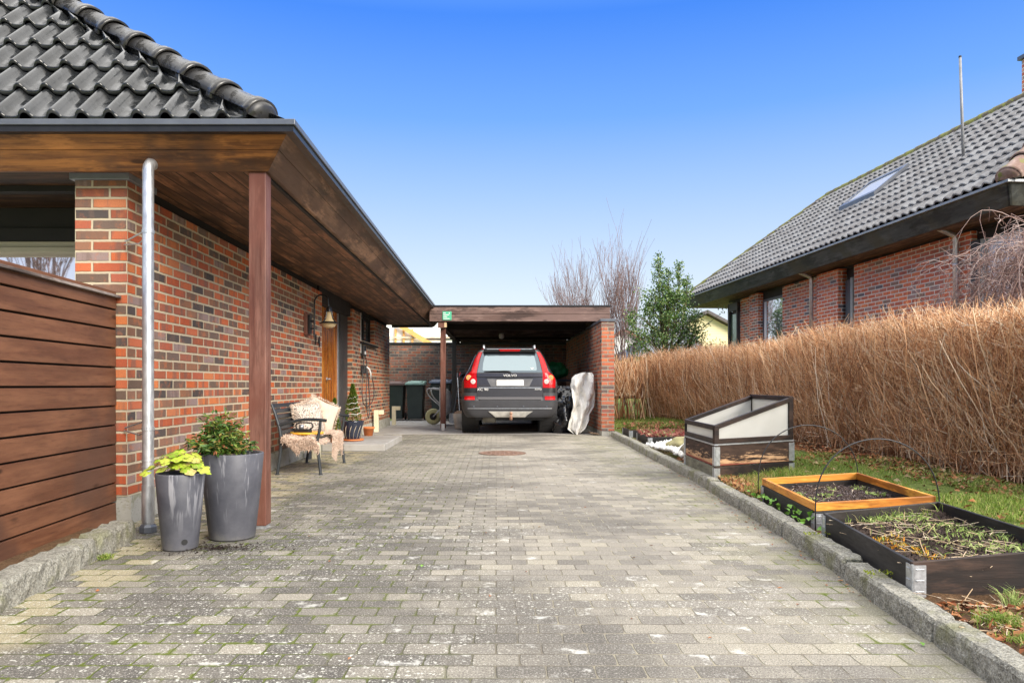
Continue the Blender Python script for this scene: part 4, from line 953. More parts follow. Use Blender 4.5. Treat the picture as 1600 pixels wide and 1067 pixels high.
# lamps
ly = [505,470,440,415,400,385,370,350,330,280,200,130,85]
lo = [.872,.876,.878,.876,.866,.852,.83,.775,.735,.716,.675,.60,.535]
li_ = [.631,.628,.628,.628,.628,.629,.631,.630,.628,.609,.576,.532,.496]
zs = [zz(v) for v in ly]
for sg in (-1,1):
    lp = patch('tail_lamp', zs, [sg*v for v in li_], [sg*v for v in lo], .012, M['red'], nx=8)
    for (qx,qy,qr,cc) in ((.783,400,.052,(.70,.33,.10)),(.700,440,.048,(.66,.52,.48))):
        p = rear_pt(sg*qx, zz(qy), .02); f = MB(); f.tube([(p[0],p[1]+.03,p[2]),(p[0],p[1],p[2]),(p[0],p[1]-.006,p[2])], [qr,qr,qr*.8], 22); f.build('lamp_lens', plain('lens', cc, .15, var=.1), lp)
        f = MB(); f.tube([(p[0],p[1]-.006,p[2]),(p[0],p[1]-.010,p[2])], .012, 10); f.build('bulb', M['zinc'], lp)
    patch('lamp_base_panel', [.808,.85,.902], [sg*.635]*3, [sg*.874,sg*.876,sg*.876], .008, M['metal_b'])
    patch('bumper_corner', [.655,.70,.75,.805], [sg*.64,sg*.635,sg*.632,sg*.632], [sg*.905,sg*.912,sg*.912,sg*.91], .022, M['plast'], nx=12, bevel=.006)
    patch('reflector', [.675,.71,.745], [sg*.665]*3, [sg*.865]*3, .030, M['red'])
    f = MB(); f.tube([(CX+sg*.50,CY+.62,1.675),(CX+sg*.505,CY+.78,1.735),(CX+sg*.51,CY+1.1,1.745),(CX+sg*.51,CY+2.2,1.74),(CX+sg*.50,CY+2.5,1.69)], [.018,.024,.02,.02,.015], 8); f.build('roof_rail', M['zinc'], car, smooth=True)
    # side windows and mirror, arches, wheels
    f = MB(); zs_ = [1.07,1.2,1.35,1.5,1.6]
    def sw(u, v):
        z = 1.09+v*.48; y0 = .62+.35*v; y1 = 3.35-1.0*v; return (CX+sg*(cw(z)+.006-.02*u*u), CY+lerp(y0,y1,u), z)
    f.grid(sw, 12, 6); f.build('side_window', M['carglass'], car, smooth=True)
    f = MB(); f.lathe([(.0,-.04),(.09,-.03),(.10,.02),(.07,.05),(0,.055)], (CX+sg*1.02,CY+3.1,1.12), 14, 'y', cap=False); f.build('wing_mirror', M['paint'], car, smooth=True)
    for wy in (.90,3.76):
        xo = sg*.80
        f = MB(); f.lathe([(.395,CX+sg*.60),(.395,CX+sg*.935)], (0,CY+wy,.40), 30, 'x'); f.build('wheel_arch', M['black'], car)
        wh = MB(); rr = .362; prof = [(.22,-.115),(.30,-.12),(.345,-.105)]
        g_ = -.10
        for k in range(4): prof += [(rr,g_),(rr,g_+.034),(rr-.011,g_+.035),(rr-.011,g_+.043)]; g_ += .052 if k < 3 else 0
        prof += [(rr,.058),(rr,.10),(.345,.108),(.30,.12),(.22,.115)]
        wh.lathe([(r, CX+xo+h) for r,h in prof], (0,CY+wy,.362), 48, 'x'); w_ = wh.build('wheel', M['tyre'], car, smooth=True); w_.modifiers.new('es','EDGE_SPLIT')
        f = MB(); f.lathe([(.0,CX+xo+sg*.10),(.05,CX+xo+sg*.105),(.21,CX+xo+sg*.09),(.23,CX+xo+sg*.122)], (0,CY+wy,.362), 10, 'x', cap=False); f.build('rim', M['zinc'], w_)
# rear window, tailgate
patch('rear_window', [zz(v) for v in (345,300,240,180,140)], [-v for v in (.617,.60,.578,.553,.53)], [.617,.60,.578,.553,.53], .004, M['carglass'], nx=16)
rw = patch('window_pane', [zz(v) for v in (326,318,250,185,168,160)], [-v for v in (.50,.52,.51,.485,.475,.44)], [.50,.52,.51,.485,.475,.44], .008, NT('car_glass_clear').fin((.22,.27,.29), .06, .7, .6), nx=16, thick=.006)
p = rear_pt(.43, zz(305), .012); f = MB(); f.prism([(p[0]-.035,p[1],p[2]+.02),(p[0]+.035,p[1],p[2]+.02),(p[0],p[1],p[2]-.025)], (0,-.003,0)); f.build('sticker', M['white'], car)
tg = patch('tailgate', [zz(v) for v in (632,625,600,560,513)], [-.56,-.60,-.625,-.628,-.628], [.56,.60,.625,.628,.628], .016, M['paint'], nx=16, bevel=.004)
patch('tailgate', [zz(v) for v in (503,470,420,395)], [-.628]*4, [.628]*4, .012, M['paint'], nx=16, bevel=.004)
patch('tailgate', [zz(v) for v in (394,375,350)], [-.628]*3, [.628,.628,.626], .03, M['paint'], nx=16, bevel=.006)
patch('plate_recess', [zz(v) for v in (492,450,408)], [-.36,-.40,-.44], [.37,.41,.45], .015, plain('recess_grey', (.16,.155,.15), .35, .3), nx=8)
patch('recess_shade_strip', [zz(408),zz(397)], [-.45,-.45], [.45,.45], .024, M['metal_b'])  # black strip paints the shade along the recess's upper edge
patch('chrome_strip', [zz(507),zz(501)], [-.60]*2, [.60]*2, .02, M['zinc'])
patch('number_plate', [zz(482),zz(425)], [-.25]*2, [.265]*2, .026, M['white'], nx=2)
text_mesh('badge_lettering', 'VOLVO', .062, (CX+.005,CY+.058,zz(378)), (R(90),0,0), M['white'], car, .002, 1.25)
text_mesh('badge_lettering', 'XC 90', .066, (CX-.515,CY+.050,zz(523)), (R(90),0,0), M['white'], car, .002, 1.2)
text_mesh('badge_lettering', 'AWD', .045, (CX+.54,CY+.05,zz(521)), (R(90),0,0), M['white'], car, .002, 1.2)
f = MB(); f.hexa([(CX-.52,CY+.33,1.585),(CX+.52,CY+.33,1.585),(CX+.52,CY+.55,1.60),(CX-.52,CY+.55,1.60),(CX-.485,CY+.30,1.655),(CX+.485,CY+.30,1.655),(CX+.47,CY+.6,1.70),(CX-.47,CY+.6,1.70)]); f.build('spoiler', M['metal_b'], car, bevel=.015)
f = MB(); f.box(CX-.44,CX+.44, CY+.292,CY+.30, 1.643,1.654); f.build('spoiler_highlight', M['zinc'], car)  # bright strip models the gloss highlight along the spoiler edge
f = MB(); f.hexa([(CX-.18,CY+.300,1.605),(CX+.19,CY+.300,1.605),(CX+.19,CY+.35,1.605),(CX-.18,CY+.35,1.605),(CX-.215,CY+.283,1.648),(CX+.22,CY+.283,1.648),(CX+.22,CY+.33,1.648),(CX-.215,CY+.33,1.648)]); f.build('brake_light', M['red'], car, bevel=.003)
f = MB(); f.tube([rear_pt(.02, zz(350), .04), rear_pt(-.02, zz(338), .035), rear_pt(-.1, zz(332), .03), rear_pt(-.49, zz(336), .024)], [.02,.022,.014,.008], 8); f.build('rear_wiper', M['metal_b'], car)
# bumper details
patch('bumper_step', [zz(722),zz(716)], [-.80]*2, [.80]*2, .03, M['zinc'], nx=16, thick=.03)
patch('skid_plate', [zz(812),zz(805),zz(782),zz(748)], [-.28,-.285,-.33,-.41], [.29,.295,.34,.435], .035, plain('satin_silver', (.55,.53,.48), .35, .4), nx=8, bevel=.003)
for q in (-.68,-.235,.26,.70): 
    p = rear_pt(q, zz(697), .016); f = MB(); f.tube([p,(p[0],p[1]-.006,p[2])], .014, 12); f.build('parking_sensor', M['metal_d'], car)
f = MB(); f.tube([(CX+.02,CY+.3,.30),(CX+.02,CY-.06,.32),(CX+.02,CY-.09,.36),(CX+.02,CY-.09,.40)], [.025,.03,.026,.022], 12); f.lathe([(.001,.395),(.028,.41),(.03,.43),(.018,.452),(.0,.455)], (CX+.02,CY-.09,0), 14, cap=False); f.build('tow_ball', plain('rusty_steel', (.36,.20,.13), .8, var=.4, scale=40), car, smooth=True)
f = MB(); f.tube([(CX-.52,CY+.30,.315),(CX-.50,CY+.30,.315),(CX-.28,CY+.30,.31),(CX-.26,CY+.30,.31)], [.05,.085,.085,.05], 18); f.build('exhaust', plain('dull_exhaust_steel',(.24,.23,.20),.5,.5,var=.3), car, smooth=True)
f = MB(); f.box(CX-.66,CX+.66, CY+.25,CY+4.2, .28,.40); f.build('underbody', M['black'], car)

# ------------------------------------------------------------------ GARAGE CLUTTER
def ico(c, r, sc, seed, amp=.25, freq=3.0, sub=5, amp2=0.0, floor=None):
    import bmesh
    from mathutils import noise as mn
    b = bmesh.new(); bmesh.ops.create_icosphere(b, subdivisions=sub, radius=1)
    for v in b.verts:
        p = v.co.copy(); k = 1+amp*mn.noise(p*freq+Vector((seed,0,0)))
        if amp2: k += amp2*(1-2*abs(mn.noise(p*freq*2.6+Vector((0,seed,0)))))
        q = Vector((p.x*r*sc[0]*k, p.y*r*sc[1]*k, p.z*r*sc[2]*k)) + Vector(c)
        if floor is not None: q.z = max(q.z, floor+.001*p.z)
        v.co = q
    me = bpy.data.meshes.new('m'); b.to_mesh(me); b.free(); return me
M['bag'] = plain('black_plastic_sack', (.012,.012,.014), .22, var=.2, spec=.8)
for i,(c,r,sc,lab) in enumerate([((1.36,14.62,.25),.27,(1,.8,1.0),'black plastic sack on the floor beside the right rear wheel'),((1.47,14.66,.60),.25,(1.0,.6,.85),'upper black plastic sack leaning against the pale tarpaulin'),((1.33,14.95,.66),.24,(.9,.7,.9),'black plastic sack just behind the tail lamp on the right')]):
    me = ico(c, r, sc, 3.1*i+1, .45, 1.6, 5, .10, .012); o = link_mesh('rubbish_sack', me, M['bag'], smooth=True, org=c); tag(o, lab, 'sack', 'black sacks beside the car')
# tarp hanging against the column wall
t = NT('pale_tarpaulin'); o = t.obj(); c = t.ramp(t.noise(o, 3, 4), [(.35,(.66,.635,.58)),(.65,(.86,.83,.77))]); t.bump(t.noise(o,18,3),.15,.01); M['tarp'] = t.fin(c, .75, 0, .2)
from mathutils import noise as mnoise
TPZ = [.015,.10,.22,.38,.54,.68,.80,.95,1.08,1.16,1.20]
TPA = [1.50,1.38,1.42,1.46,1.49,1.49,1.47,1.46,1.50,1.58,1.68]
TPB = [1.62,1.72,1.77,1.84,1.925,1.93,1.925,1.92,1.92,1.91,1.88]
def tp(u, v):    # v up
    z = .015+v*1.185; a = float(np.interp(z,TPZ,TPA)); b = float(np.interp(z,TPZ,TPB))
    x = lerp(a,b,u) + (.030 if u > .5 else .018)*mnoise.noise(Vector((round(u)*5,v*8,7)))*abs(u-.5)*2 + .02*math.sin(v*13)*max(0,u-.5)
    fold = .085*math.sin(u*9.5-v*4.5+1.1*math.sin(v*4))*(1-.3*v) + .045*abs(math.sin(u*9+v*6)) + .05*mnoise.noise(Vector((u*6,v*7,3))) + .025*mnoise.noise(Vector((u*14,v*16,5)))
    y = 14.20 + .22*v + fold + .05*mnoise.noise(Vector((u*3,v*3,1))) + .5*max(0,v-.86)
    return (x, y, z + .02*math.sin(u*9)*(1-v))
W = MB(); W.grid(tp, 50, 60); o = W.build('tarpaulin', M['tarp'], smooth=True, org=(1.7,14.4,0)); sm = o.modifiers.new('s','SOLIDIFY'); sm.thickness = .006
tag(o, 'crumpled off white tarpaulin hanging beside the brick column', 'tarp')
W = MB(); W.hexa([(1.82,14.1,.03),(1.97,14.02,.012),(2.0-.05,14.25,.012),(1.80,14.33,.03),(1.82,14.1,.05),(1.97,14.02,.03),(1.95,14.25,.03),(1.80,14.33,.05)]); tag(W.build('cardboard_piece', plain('cardboard', (.45,.30,.18), .8), org=(1.9,14.2,0)), 'flattened piece of brown cardboard at the foot of the column', 'cardboard')
o = thing('storage_box', (1.5,16.3,0), 'grey lidded storage box behind the black sacks', 'box')
f = MB(); f.box(1.12,1.93,15.9,16.7,.01,.86); f.build('box_body', plain('grey_plastic', (.22,.22,.22), .5), o, bevel=.02); f = MB(); f.box(1.09,1.95,15.87,16.73,.862,.93); f.build('lid', plain('grey_lid', (.30,.30,.30), .5), o, bevel=.015)
me = ico((1.42,17.6,1.30), .27, (1.1,.8,.75), 9, .3, 2, 4); tag(link_mesh('green_cover', me, plain('green_tarp', (.02,.20,.06), .5), smooth=True, org=(1.42,17.6,1.2)), 'crumpled green cover heaped on a shelf at the back of the carport', 'cover')
o = thing('shelf', (1.45,17.6,0), 'dark wooden shelf under the green cover', 'shelf')
f = MB(); f.box(1.0,1.95,17.2,18.0,1.05,1.09); f.build('board', M['darkgrey'], o); f = MB(); f.box(1.02,1.08,17.25,17.31,0.01,1.048); f.box(1.88,1.94,17.25,17.31,.01,1.048); f.build('uprights', M['darkgrey'], o)
o = thing('leaning_board', (-.35,20.5,0), 'beige board leaning on the dark wall left of the car', 'board')
f = MB(); f.hexa([(-.62,20.4,.5),(.0,20.4,.5),(.0,20.44,.5),(-.62,20.44,.5),(-.62,20.70,1.72),(.0,20.70,1.72),(.0,20.74,1.72),(-.62,20.74,1.72)]); f.build('panel', plain('beige_board', (.42,.33,.24), .7), o)
f = MB(); f.box(-.6,0,20.3,20.38,.0,.5); f.build('plinth_block', M['dark'], o)
o = thing('sand_sack', (-.83,15.7,0), 'open white sack of sand beside the left rear wheel', 'sack')
f = MB(); f.lathe([(.09,.012),(.11,.03),(.13,.2),(.155,.34),(.15,.345),(.13,.30)], (-.78,15.9,0), 20, cap=False); f.build('bag', plain('woven_white_sack', (.55,.54,.5), .7), o, smooth=True)
me = ico((-.77,15.9,.33), .13, (1,1,.6), 5, .3, 3, 3); link_mesh('contents', me, plain('sand', (.45,.33,.24), .95), o, smooth=True)
# ------------------------------------------------------------------ RAISED BEDS
M['bb'] = wood_mat('black_stained_collar_board', (.014,.013,.013), (.03,.028,.027), (.035,.025,.018), 'y', .55, .8, bump=.5)
M['bb_brown'] = wood_mat('worn_collar_end_board', (.016,.010,.008), (.050,.028,.019), (.012,.009,.008), 'x', .6, .8, bump=.6)
M['orange'] = wood_mat('orange_oiled_rim', (.50,.16,.015), (.72,.30,.045), None, 'y', .45, 1.0)
M['orange_x'] = wood_mat('orange_oiled_rim_end', (.50,.16,.015), (.72,.30,.045), None, 'x', .45, 1.0)
t = NT('peeling_two_tone_board'); o = t.obj(); X,Y,Z = t.xyz(o)
gv = t.noise(t.comb(t.math('MULTIPLY',X,2.0),t.math('MULTIPLY',Y,2.0),t.math('MULTIPLY',Z,14.0)), 3, 6, .7); pe = t.math('ADD', t.math('SUBTRACT', .272, Z), t.math('MULTIPLY', t.math('SUBTRACT', gv, .5), .42))
c = t.mix(t.step(pe, -.015, .03), t.ramp(gv, [(.35,(.03,.018,.013)),(.6,(.075,.045,.032)),(.75,(.20,.10,.055))]), t.ramp(gv, [(.35,(.34,.16,.075)),(.6,(.58,.36,.20))]))
c = t.mix(t.step(Z, .228, .215), c, (.22,.055,.04)); t.bump(gv, .6, .004); M['worn'] = t.fin(c, .75, 0, .25)
t = NT('green_grey_aged_board'); gv = t.noise(t.map(t.obj(), sc=(2,2,10)), 3, 6, .7); t.bump(gv, .5, .004); M['aged'] = t.fin(t.ramp(gv, [(.35,(.09,.085,.06)),(.65,(.22,.21,.15))]), .8)
def strip(f, a, b, z0a, z1a, z0b, z1b, th, inward):
    """upright board from plan point a to b, thickness towards inward (2d)"""
    d = Vector((b[0]-a[0], b[1]-a[1])).normalized(); n = Vector((-d.y, d.x)); 
    if n.dot(Vector(inward)) < 0: n = -n
    n = n*th
    f.hexa([(a[0],a[1],z0a),(b[0],b[1],z0b),(b[0]+n.x,b[1]+n.y,z0b),(a[0]+n.x,a[1]+n.y,z0a),(a[0],a[1],z1a),(b[0],b[1],z1b),(b[0]+n.x,b[1]+n.y,z1b),(a[0]+n.x,a[1]+n.y,z1a)])
def collar(parent, C, h, mats, zoff=0, th=.019, nm='side_board', hinge=True, rim=None):
    """C = NL, NR, FR, FL with (x,y,ztop)"""
    cen = Vector((sum(c[0] for c in C)/4, sum(c[1] for c in C)/4))
    for i in range(4):
        a, b = C[i], C[(i+1) % 4]; mid = Vector(((a[0]+b[0])/2,(a[1]+b[1])/2)); inn = cen-mid
        d = (Vector((b[0],b[1]))-Vector((a[0],a[1]))).normalized()*.002*(1 if i % 2 == 0 else -1)
        sh = .021 if i % 2 == 1 else 0
        dd = (Vector((b[0],b[1]))-Vector((a[0],a[1]))).normalized()*sh
        a2 = (a[0]+dd.x, a[1]+dd.y); b2 = (b[0]-dd.x, b[1]-dd.y)
        f = MB(); strip(f, a2, b2, a[2]-h, a[2], b[2]-h, b[2], th, inn); f.build(nm, mats[i], parent, bevel=.004)
        if rim:
            f = MB(); strip(f, a2, b2, a[2]+.002, a[2]+.052, b[2]+.002, b[2]+.052, th+.004, inn); f.build('rim_board', rim[i % 2], parent, bevel=.003)
    if hinge:
        for i in range(4):
            c = Vector(C[i]); o_ = Vector((c.x, c.y)) - cen; f = MB(); p, n = C[i-1], C[(i+1) % 4]
            for q in (p, n):
                d = Vector((q[0]-c.x, q[1]-c.y)).normalized(); nn = Vector((-d.y, d.x))
                if nn.dot(o_) < 0: nn = -nn
                f.bar((c.x+d.x*.030+nn.x*.003, c.y+d.y*.030+nn.y*.003, c.z-h+.004), (c.x+d.x*.030+nn.x*.003, c.y+d.y*.030+nn.y*.003, c.z-.012), .004, .052, up=(d.x, d.y, 0))
                for k in range(4): f.bar((c.x+d.x*.012+nn.x*.006, c.y+d.y*.012+nn.y*.006, c.z-.03-k*h*.24), (c.x+d.x*.048+nn.x*.006, c.y+d.y*.048+nn.y*.006, c.z-.03-k*h*.24), .005, .004)
            f.tube([(c.x+o_.x*.006,c.y+o_.y*.006,c.z-h+.004),(c.x+o_.x*.006,c.y+o_.y*.006,c.z-.008)], .006, 8); f.build('corner_hinge', M['zinc'], parent)
def soil_fill(parent, C, dz, name='soil', mat=None):
    C = [Vector(c) for c in C]
    def fn(u, v):
        p = C[0].lerp(C[1], .02+u*.96).lerp(C[3].lerp(C[2], .02+u*.96), .02+v*.96); p.z += -dz + .03*mnoise.noise(Vector((p.x*5,p.y*5,0))) + .016*mnoise.noise(Vector((p.x*22,p.y*22,3))) + random.uniform(-.006,.006); return tuple(p)
    f = MB(); f.grid(fn, 60, 80); return f.build(name, mat or M['soil'], parent), fn
def crumbs(name, fn, n, smin, smax, mat, parent=None, zup=.004, ub=(0,1), vb=(0,1), **k):
    C = np.array([fn(random.uniform(*ub), random.uniform(*vb)) for _ in range(n)]); C[:,2] += zup
    D = RG.normal(size=(n,4,3)); D /= np.linalg.norm(D,axis=2,keepdims=True); V = C[:,None]+D*rnd(n,smin,smax)[:,None,None]
    F = (np.arange(n)[:,None,None]*4+np.array([[0,1,2],[0,2,3],[0,3,1],[1,3,2]])[None]).reshape(-1,3)
    return np_mesh(name, V.reshape(-1,3), F, mat, parent, **k)
def blades(name, C, Lr, Wr, mat, parent=None, lean=.5, **k):
    n = len(C); D = rdir(n)*lean; D[:,2] = np.abs(D[:,2])*.5+1; L = rnd(n,*Lr)
    D /= np.linalg.norm(D,axis=1,keepdims=True); bend = rdir(n); bend[:,2] = -.35
    w = rnd(n,*Wr); S_ = np.cross(D, rdir(n)); S_ /= np.linalg.norm(S_,axis=1,keepdims=True)
    m = C + D*(L*.55)[:,None]; t_ = C + D*(L*.9)[:,None] + bend*(L*.38)[:,None]
    V = np.stack([C-S_*(w/2)[:,None], C+S_*(w/2)[:,None], m+S_*(w*.4)[:,None], m-S_*(w*.4)[:,None], t_],1).reshape(-1,3)
    b5 = np.arange(n)[:,None]*5
    F = np.concatenate([b5+np.array([[0,1,2]]), b5+np.array([[0,2,3]]), b5+np.array([[3,2,4]])])
    return np_mesh(name, V, F, mat, parent, **k)
def straw(name, fn, n, mat, parent, L=(.05,.16), r=.0018, ub=(0,1), vb=(0,1), **k):
    C = np.array([fn(random.uniform(*ub), random.uniform(*vb)) for _ in range(n)]); a = rnd(n,0,6.28); Ls = rnd(n,*L)
    D = np.stack([np.cos(a),np.sin(a),rnd(n,-.05,.28)],1); C[:,2] += .008
    P = np.stack([C, C+D*(Ls*.5)[:,None]+rdir(n)*.008, C+D*Ls[:,None]],1); V,F = tubes_np(P, np.full((n,3),r)); return np_mesh(name, V, F, mat, parent, **k)
GR = island('grass_blades', [(0,(.10,.17,.02)),(.4,(.20,.30,.045)),(.75,(.34,.42,.09)),(.92,(.48,.44,.18)),(1,(.50,.36,.16))], .6, .3, .3)
WEED = island('pale_weed_leaves', [(0,(.20,.30,.07)),(.6,(.36,.46,.14)),(1,(.50,.52,.22))], .6, .3, .25)
ORL = island('orange_seedlings', [(0,(.60,.22,.02)),(.5,(.62,.34,.03)),(1,(.50,.42,.06))], .6, .3, .25)
STR = island('dry_straw', [(0,(.42,.29,.17)),(.5,(.55,.42,.28)),(1,(.66,.56,.44))], .8)
LIT = island('fallen_leaf_litter', [(0,(.16,.05,.022)),(.3,(.28,.10,.04)),(.6,(.38,.17,.07)),(.85,(.30,.20,.10)),(1,(.50,.36,.22))], .8)

C1 = [(1.755,3.10,.205),(2.52,3.14,.262),(2.63,4.37,.262),(1.915,4.31,.205)]
bd = thing('raised_bed', (2.2,3.7,0), 'black pallet collar bed nearest the camera filled with weedy soil and straw', 'raised bed')
collar(bd, C1, .195, [M['bb_brown'],M['bb'],M['bb'],M['bb']])
so, fn1 = soil_fill(bd, C1, .062)
w1 = thing('bed_weeds', (2.2,3.7,.17), 'tangle of straw, pale weeds and orange seedlings growing in the near black bed', 'weeds')
crumbs('clods', fn1, 2600, .003,.011, M['soil'], w1); straw('straw', fn1, 130, STR, w1, ub=(.02,.98), vb=(.03,.97)); straw('stalks', fn1, 10, STR, w1, (.12,.25), .0025, ub=(.1,.9), vb=(.1,.9))
C = np.array([fn1(random.betavariate(4,1.6), random.uniform(.05,.8)) for _ in range(650)]+[fn1(random.uniform(.3,.8), random.uniform(.86,.97)) for _ in range(300)]); blades('green_weeds', C, (.012,.05),(.004,.010), WEED, w1, 1.6)
C = np.array([fn1(random.uniform(.0,.30), random.uniform(.02,.62)) for _ in range(420)]); C = C[(np.sin(C[:,1]*9)+np.sin(C[:,0]*13+1))>-.1]; blades('orange_seedlings', C, (.012,.042),(.003,.008), ORL, w1, 1.6)
C = np.array([fn1(random.uniform(.02,.98), random.choice([random.uniform(.0,.08),random.uniform(.9,1),random.uniform(0,1)])) for _ in range(240)]); blades('grass', C, (.03,.10),(.002,.004), GR, w1, .9)

C2 = [(1.945,4.49,.180),(2.69,4.50,.222),(2.815,5.72,.222),(2.06,5.70,.180)]
bd = thing('raised_bed', (2.4,5.1,0), 'black raised bed with bright orange oiled rim and fresh dark soil', 'raised bed')
collar(bd, C2, .18, [M['bb'],M['bb'],M['bb'],M['bb']], rim=[M['orange_x'],M['orange']])
so, fn2 = soil_fill(bd, C2, .035)
w2 = thing('bed_weeds', (2.4,5.1,.17), 'a few small green weeds in the soil of the orange rimmed bed', 'weeds')
crumbs('clods', fn2, 3400, .003,.012, island('dark_bark_soil',[(0,(.05,.032,.028)),(.6,(.12,.09,.085)),(1,(.24,.20,.20))],.9), w2)
Cc = [fn2(*q) for q in [(.1,.9),(.2,.75),(.12,.55),(.3,.35),(.45,.6),(.75,.3),(.85,.5),(.55,.2),(.9,.8),(.25,.5),(.62,.85)]]
C = np.array([np.array(c)+np.array([random.gauss(0,.03),random.gauss(0,.035),0]) for c in Cc for _ in range(26)]); blades('green_weeds', C, (.015,.05),(.006,.013), WEED, w2, 1.8)
straw('straw', fn2, 60, STR, w2, (.03,.1))
# hoops over the orange rimmed bed
def hoop(x0, x1, y0, y1, zb, zt, lab):
    pts = [(lerp(x0,x1,.5-.5*math.cos(a)), lerp(y0,y1,.5-.5*math.cos(a)), zb+(zt-zb)*math.sin(a)**.85) for a in [i*math.pi/28 for i in range(29)]]
    pts = [(x0,y0,.03)]+pts+[(x1,y1,.05)]
    f = MB(); f.tube(pts, .0042, 8); tag(f.build('cloche_hoop', M['black'], smooth=True, org=(x0,y0,0)), lab, 'hoop', 'black wire hoops over the orange rimmed bed')
hoop(1.94,2.70,4.47,4.48,.2,.625,'black wire hoop at the near end of the orange rimmed bed')
hoop(2.045,2.83,5.74,5.75,.2,.64,'black wire hoop at the far end of the orange rimmed bed')

# cold frame on two collars
NL,NRr,FR,FL = (2.02,6.80),(2.87,7.10),(2.90,8.30),(2.05,8.00)
cf = thing('cold_frame', (2.4,7.5,0), 'black framed cold frame with whitish panels on a peeling two tier wooden collar', 'cold frame')
for k,(h0,mm) in enumerate((((.195),[M['bb_brown'],M['bb_brown'],M['bb_brown'],M['aged']]),((.392),[M['worn'],M['bb'],M['bb'],M['worn']]))):
    C = [(*NL,h0),(*NRr,h0+.02),(*FR,h0+.02),(*FL,h0)]; collar(cf, C, .19, mm, nm='collar_board', th=.02)
f = MB(); C = [(*NL,.394),(*NRr,.414),(*FR,.414),(*FL,.394)]; cen = Vector((2.46,7.55))
for i in range(4):
    a,b = C[i],C[(i+1)%4]; strip(f, (a[0]+(a[0]-cen.x)*.012,a[1]+(a[1]-cen.y)*.012), (b[0]+(b[0]-cen.x)*.012,b[1]+(b[1]-cen.y)*.012), a[2],a[2]+.012,b[2],b[2]+.012,.035, (cen.x-(a[0]+b[0])/2, cen.y-(a[1]+b[1])/2))
f.build('metal_rim', M['zinc'], cf)
Pn = NT('cellular_polycarbonate'); o = Pn.obj(); X,Y,Z = Pn.xyz(o)
Pn.bump(Pn.math('SINE', Pn.math('MULTIPLY', Z, 700.0)), .15, .002)
pm = Pn.fin(Pn.mix(Pn.noise(o, 6, 4), (.62,.61,.56), (.80,.79,.75)), .35, 0, .5)
tr = Pn.n('ShaderNodeBsdfTranslucent'); tr.inputs[0].default_value = (.75,.74,.70,1); mx = Pn.n('ShaderNodeMixShader'); mx.inputs[0].default_value = .45
Pn.t.links.new(Pn.b.outputs[0], mx.inputs[1]); Pn.t.links.new(tr.outputs[0], mx.inputs[2]); Pn.t.links.new(mx.outputs[0], Pn.out.inputs[0])
zb = .408; T = {'NL':(*NL,.578),'NR':(*NRr,.845),'FR':(*FR,.848),'FL':(*FL,.581)}; zbv = {'NL':.408,'NR':.428,'FR':.428,'FL':.408}
P4 = {'NL':NL,'NR':NRr,'FR':FR,'FL':FL}
M['cfb'] = wood_mat('cold_frame_dark_bars', (.014,.009,.008), (.038,.022,.016), None, 'x', .5, 1)
order = ['NL','NR','FR','FL']
for i,k in enumerate(order):
    k2 = order[(i+1)%4]; a,b = T[k],T[k2]; inn = cen-Vector(((a[0]+b[0])/2,(a[1]+b[1])/2)); inn.normalize(); q = inn*.02
    f = MB(); strip(f, (a[0],a[1]), (b[0],b[1]), a[2]-.045,a[2],b[2]-.045,b[2],.032, inn); strip(f, (a[0],a[1]), (b[0],b[1]), zbv[k],zbv[k]+.045,zbv[k2],zbv[k2]+.045,.032, inn); f.build('side_rails', M['cfb'], cf, bevel=.003)
    f = MB(); strip(f, (a[0]+q.x,a[1]+q.y), (b[0]+q.x,b[1]+q.y), zbv[k]+.04,a[2]-.04,zbv[k2]+.04,b[2]-.04,.006, inn); f.build('panel', pm, cf)
    d = (Vector((b[0],b[1]))-Vector((a[0],a[1]))).normalized()
    for (c_,dd,zz0,zz1) in ((a,d,zbv[k],a[2]),(b,-d,zbv[k2],b[2])):
        f = MB(); p = Vector((c_[0],c_[1]))+dd*.0015-inn*.0015; w = .048 if i%2==0 else .03; strip(f, (p.x,p.y), (p.x+dd.x*w,p.y+dd.y*w), zz0+.001,zz1-.001,zz0+.001,zz1+.0-.001,.034, inn); f.build('corner_post', M['cfb'], cf, bevel=.002)
# small beds near the column
def small_bed(C, lab, h=.19):
    b = thing('raised_bed', (C[0][0],C[0][1],0), lab, 'raised bed'); collar(b, C, h, [M['bb']]*4); s_, fn = soil_fill(b, C, .03); return fn
fa = small_bed([(2.24,10.8,.19),(3.3,10.85,.205),(3.35,11.95,.205),(2.29,11.95,.19)], 'low black bed of reddish heather behind the white pebbles')
fb = small_bed([(2.26,12.45,.19),(3.2,12.5,.2),(3.2,13.3,.2),(2.29,13.3,.19)], 'low black bed beside the brick column, behind the heather bed')
hm = island('heather_leaves', [(0,(.25,.05,.045)),(.4,(.42,.14,.11)),(.7,(.50,.26,.2)),(.85,(.25,.30,.08)),(1,(.55,.45,.3))], .7,.2,.2)
h_ = thing('heather', (2.7,11.3,.2), 'low reddish pink heather and heuchera leaves filling the low black bed', 'plant')
C = np.array([fa(random.random(), random.random()) for _ in range(2600)]); C[:,2] += rnd(len(C),0,.05); V,F = leaves_np(C, rdir(len(C),1.0), rdir(len(C),1), rnd(len(C),.03,.075), rnd(len(C),.02,.05)); np_mesh('foliage', V, F, hm, h_)
h_ = thing('low_perennials', (2.7,12.9,.2), 'low green and reddish perennials in the bed beside the column', 'plant')
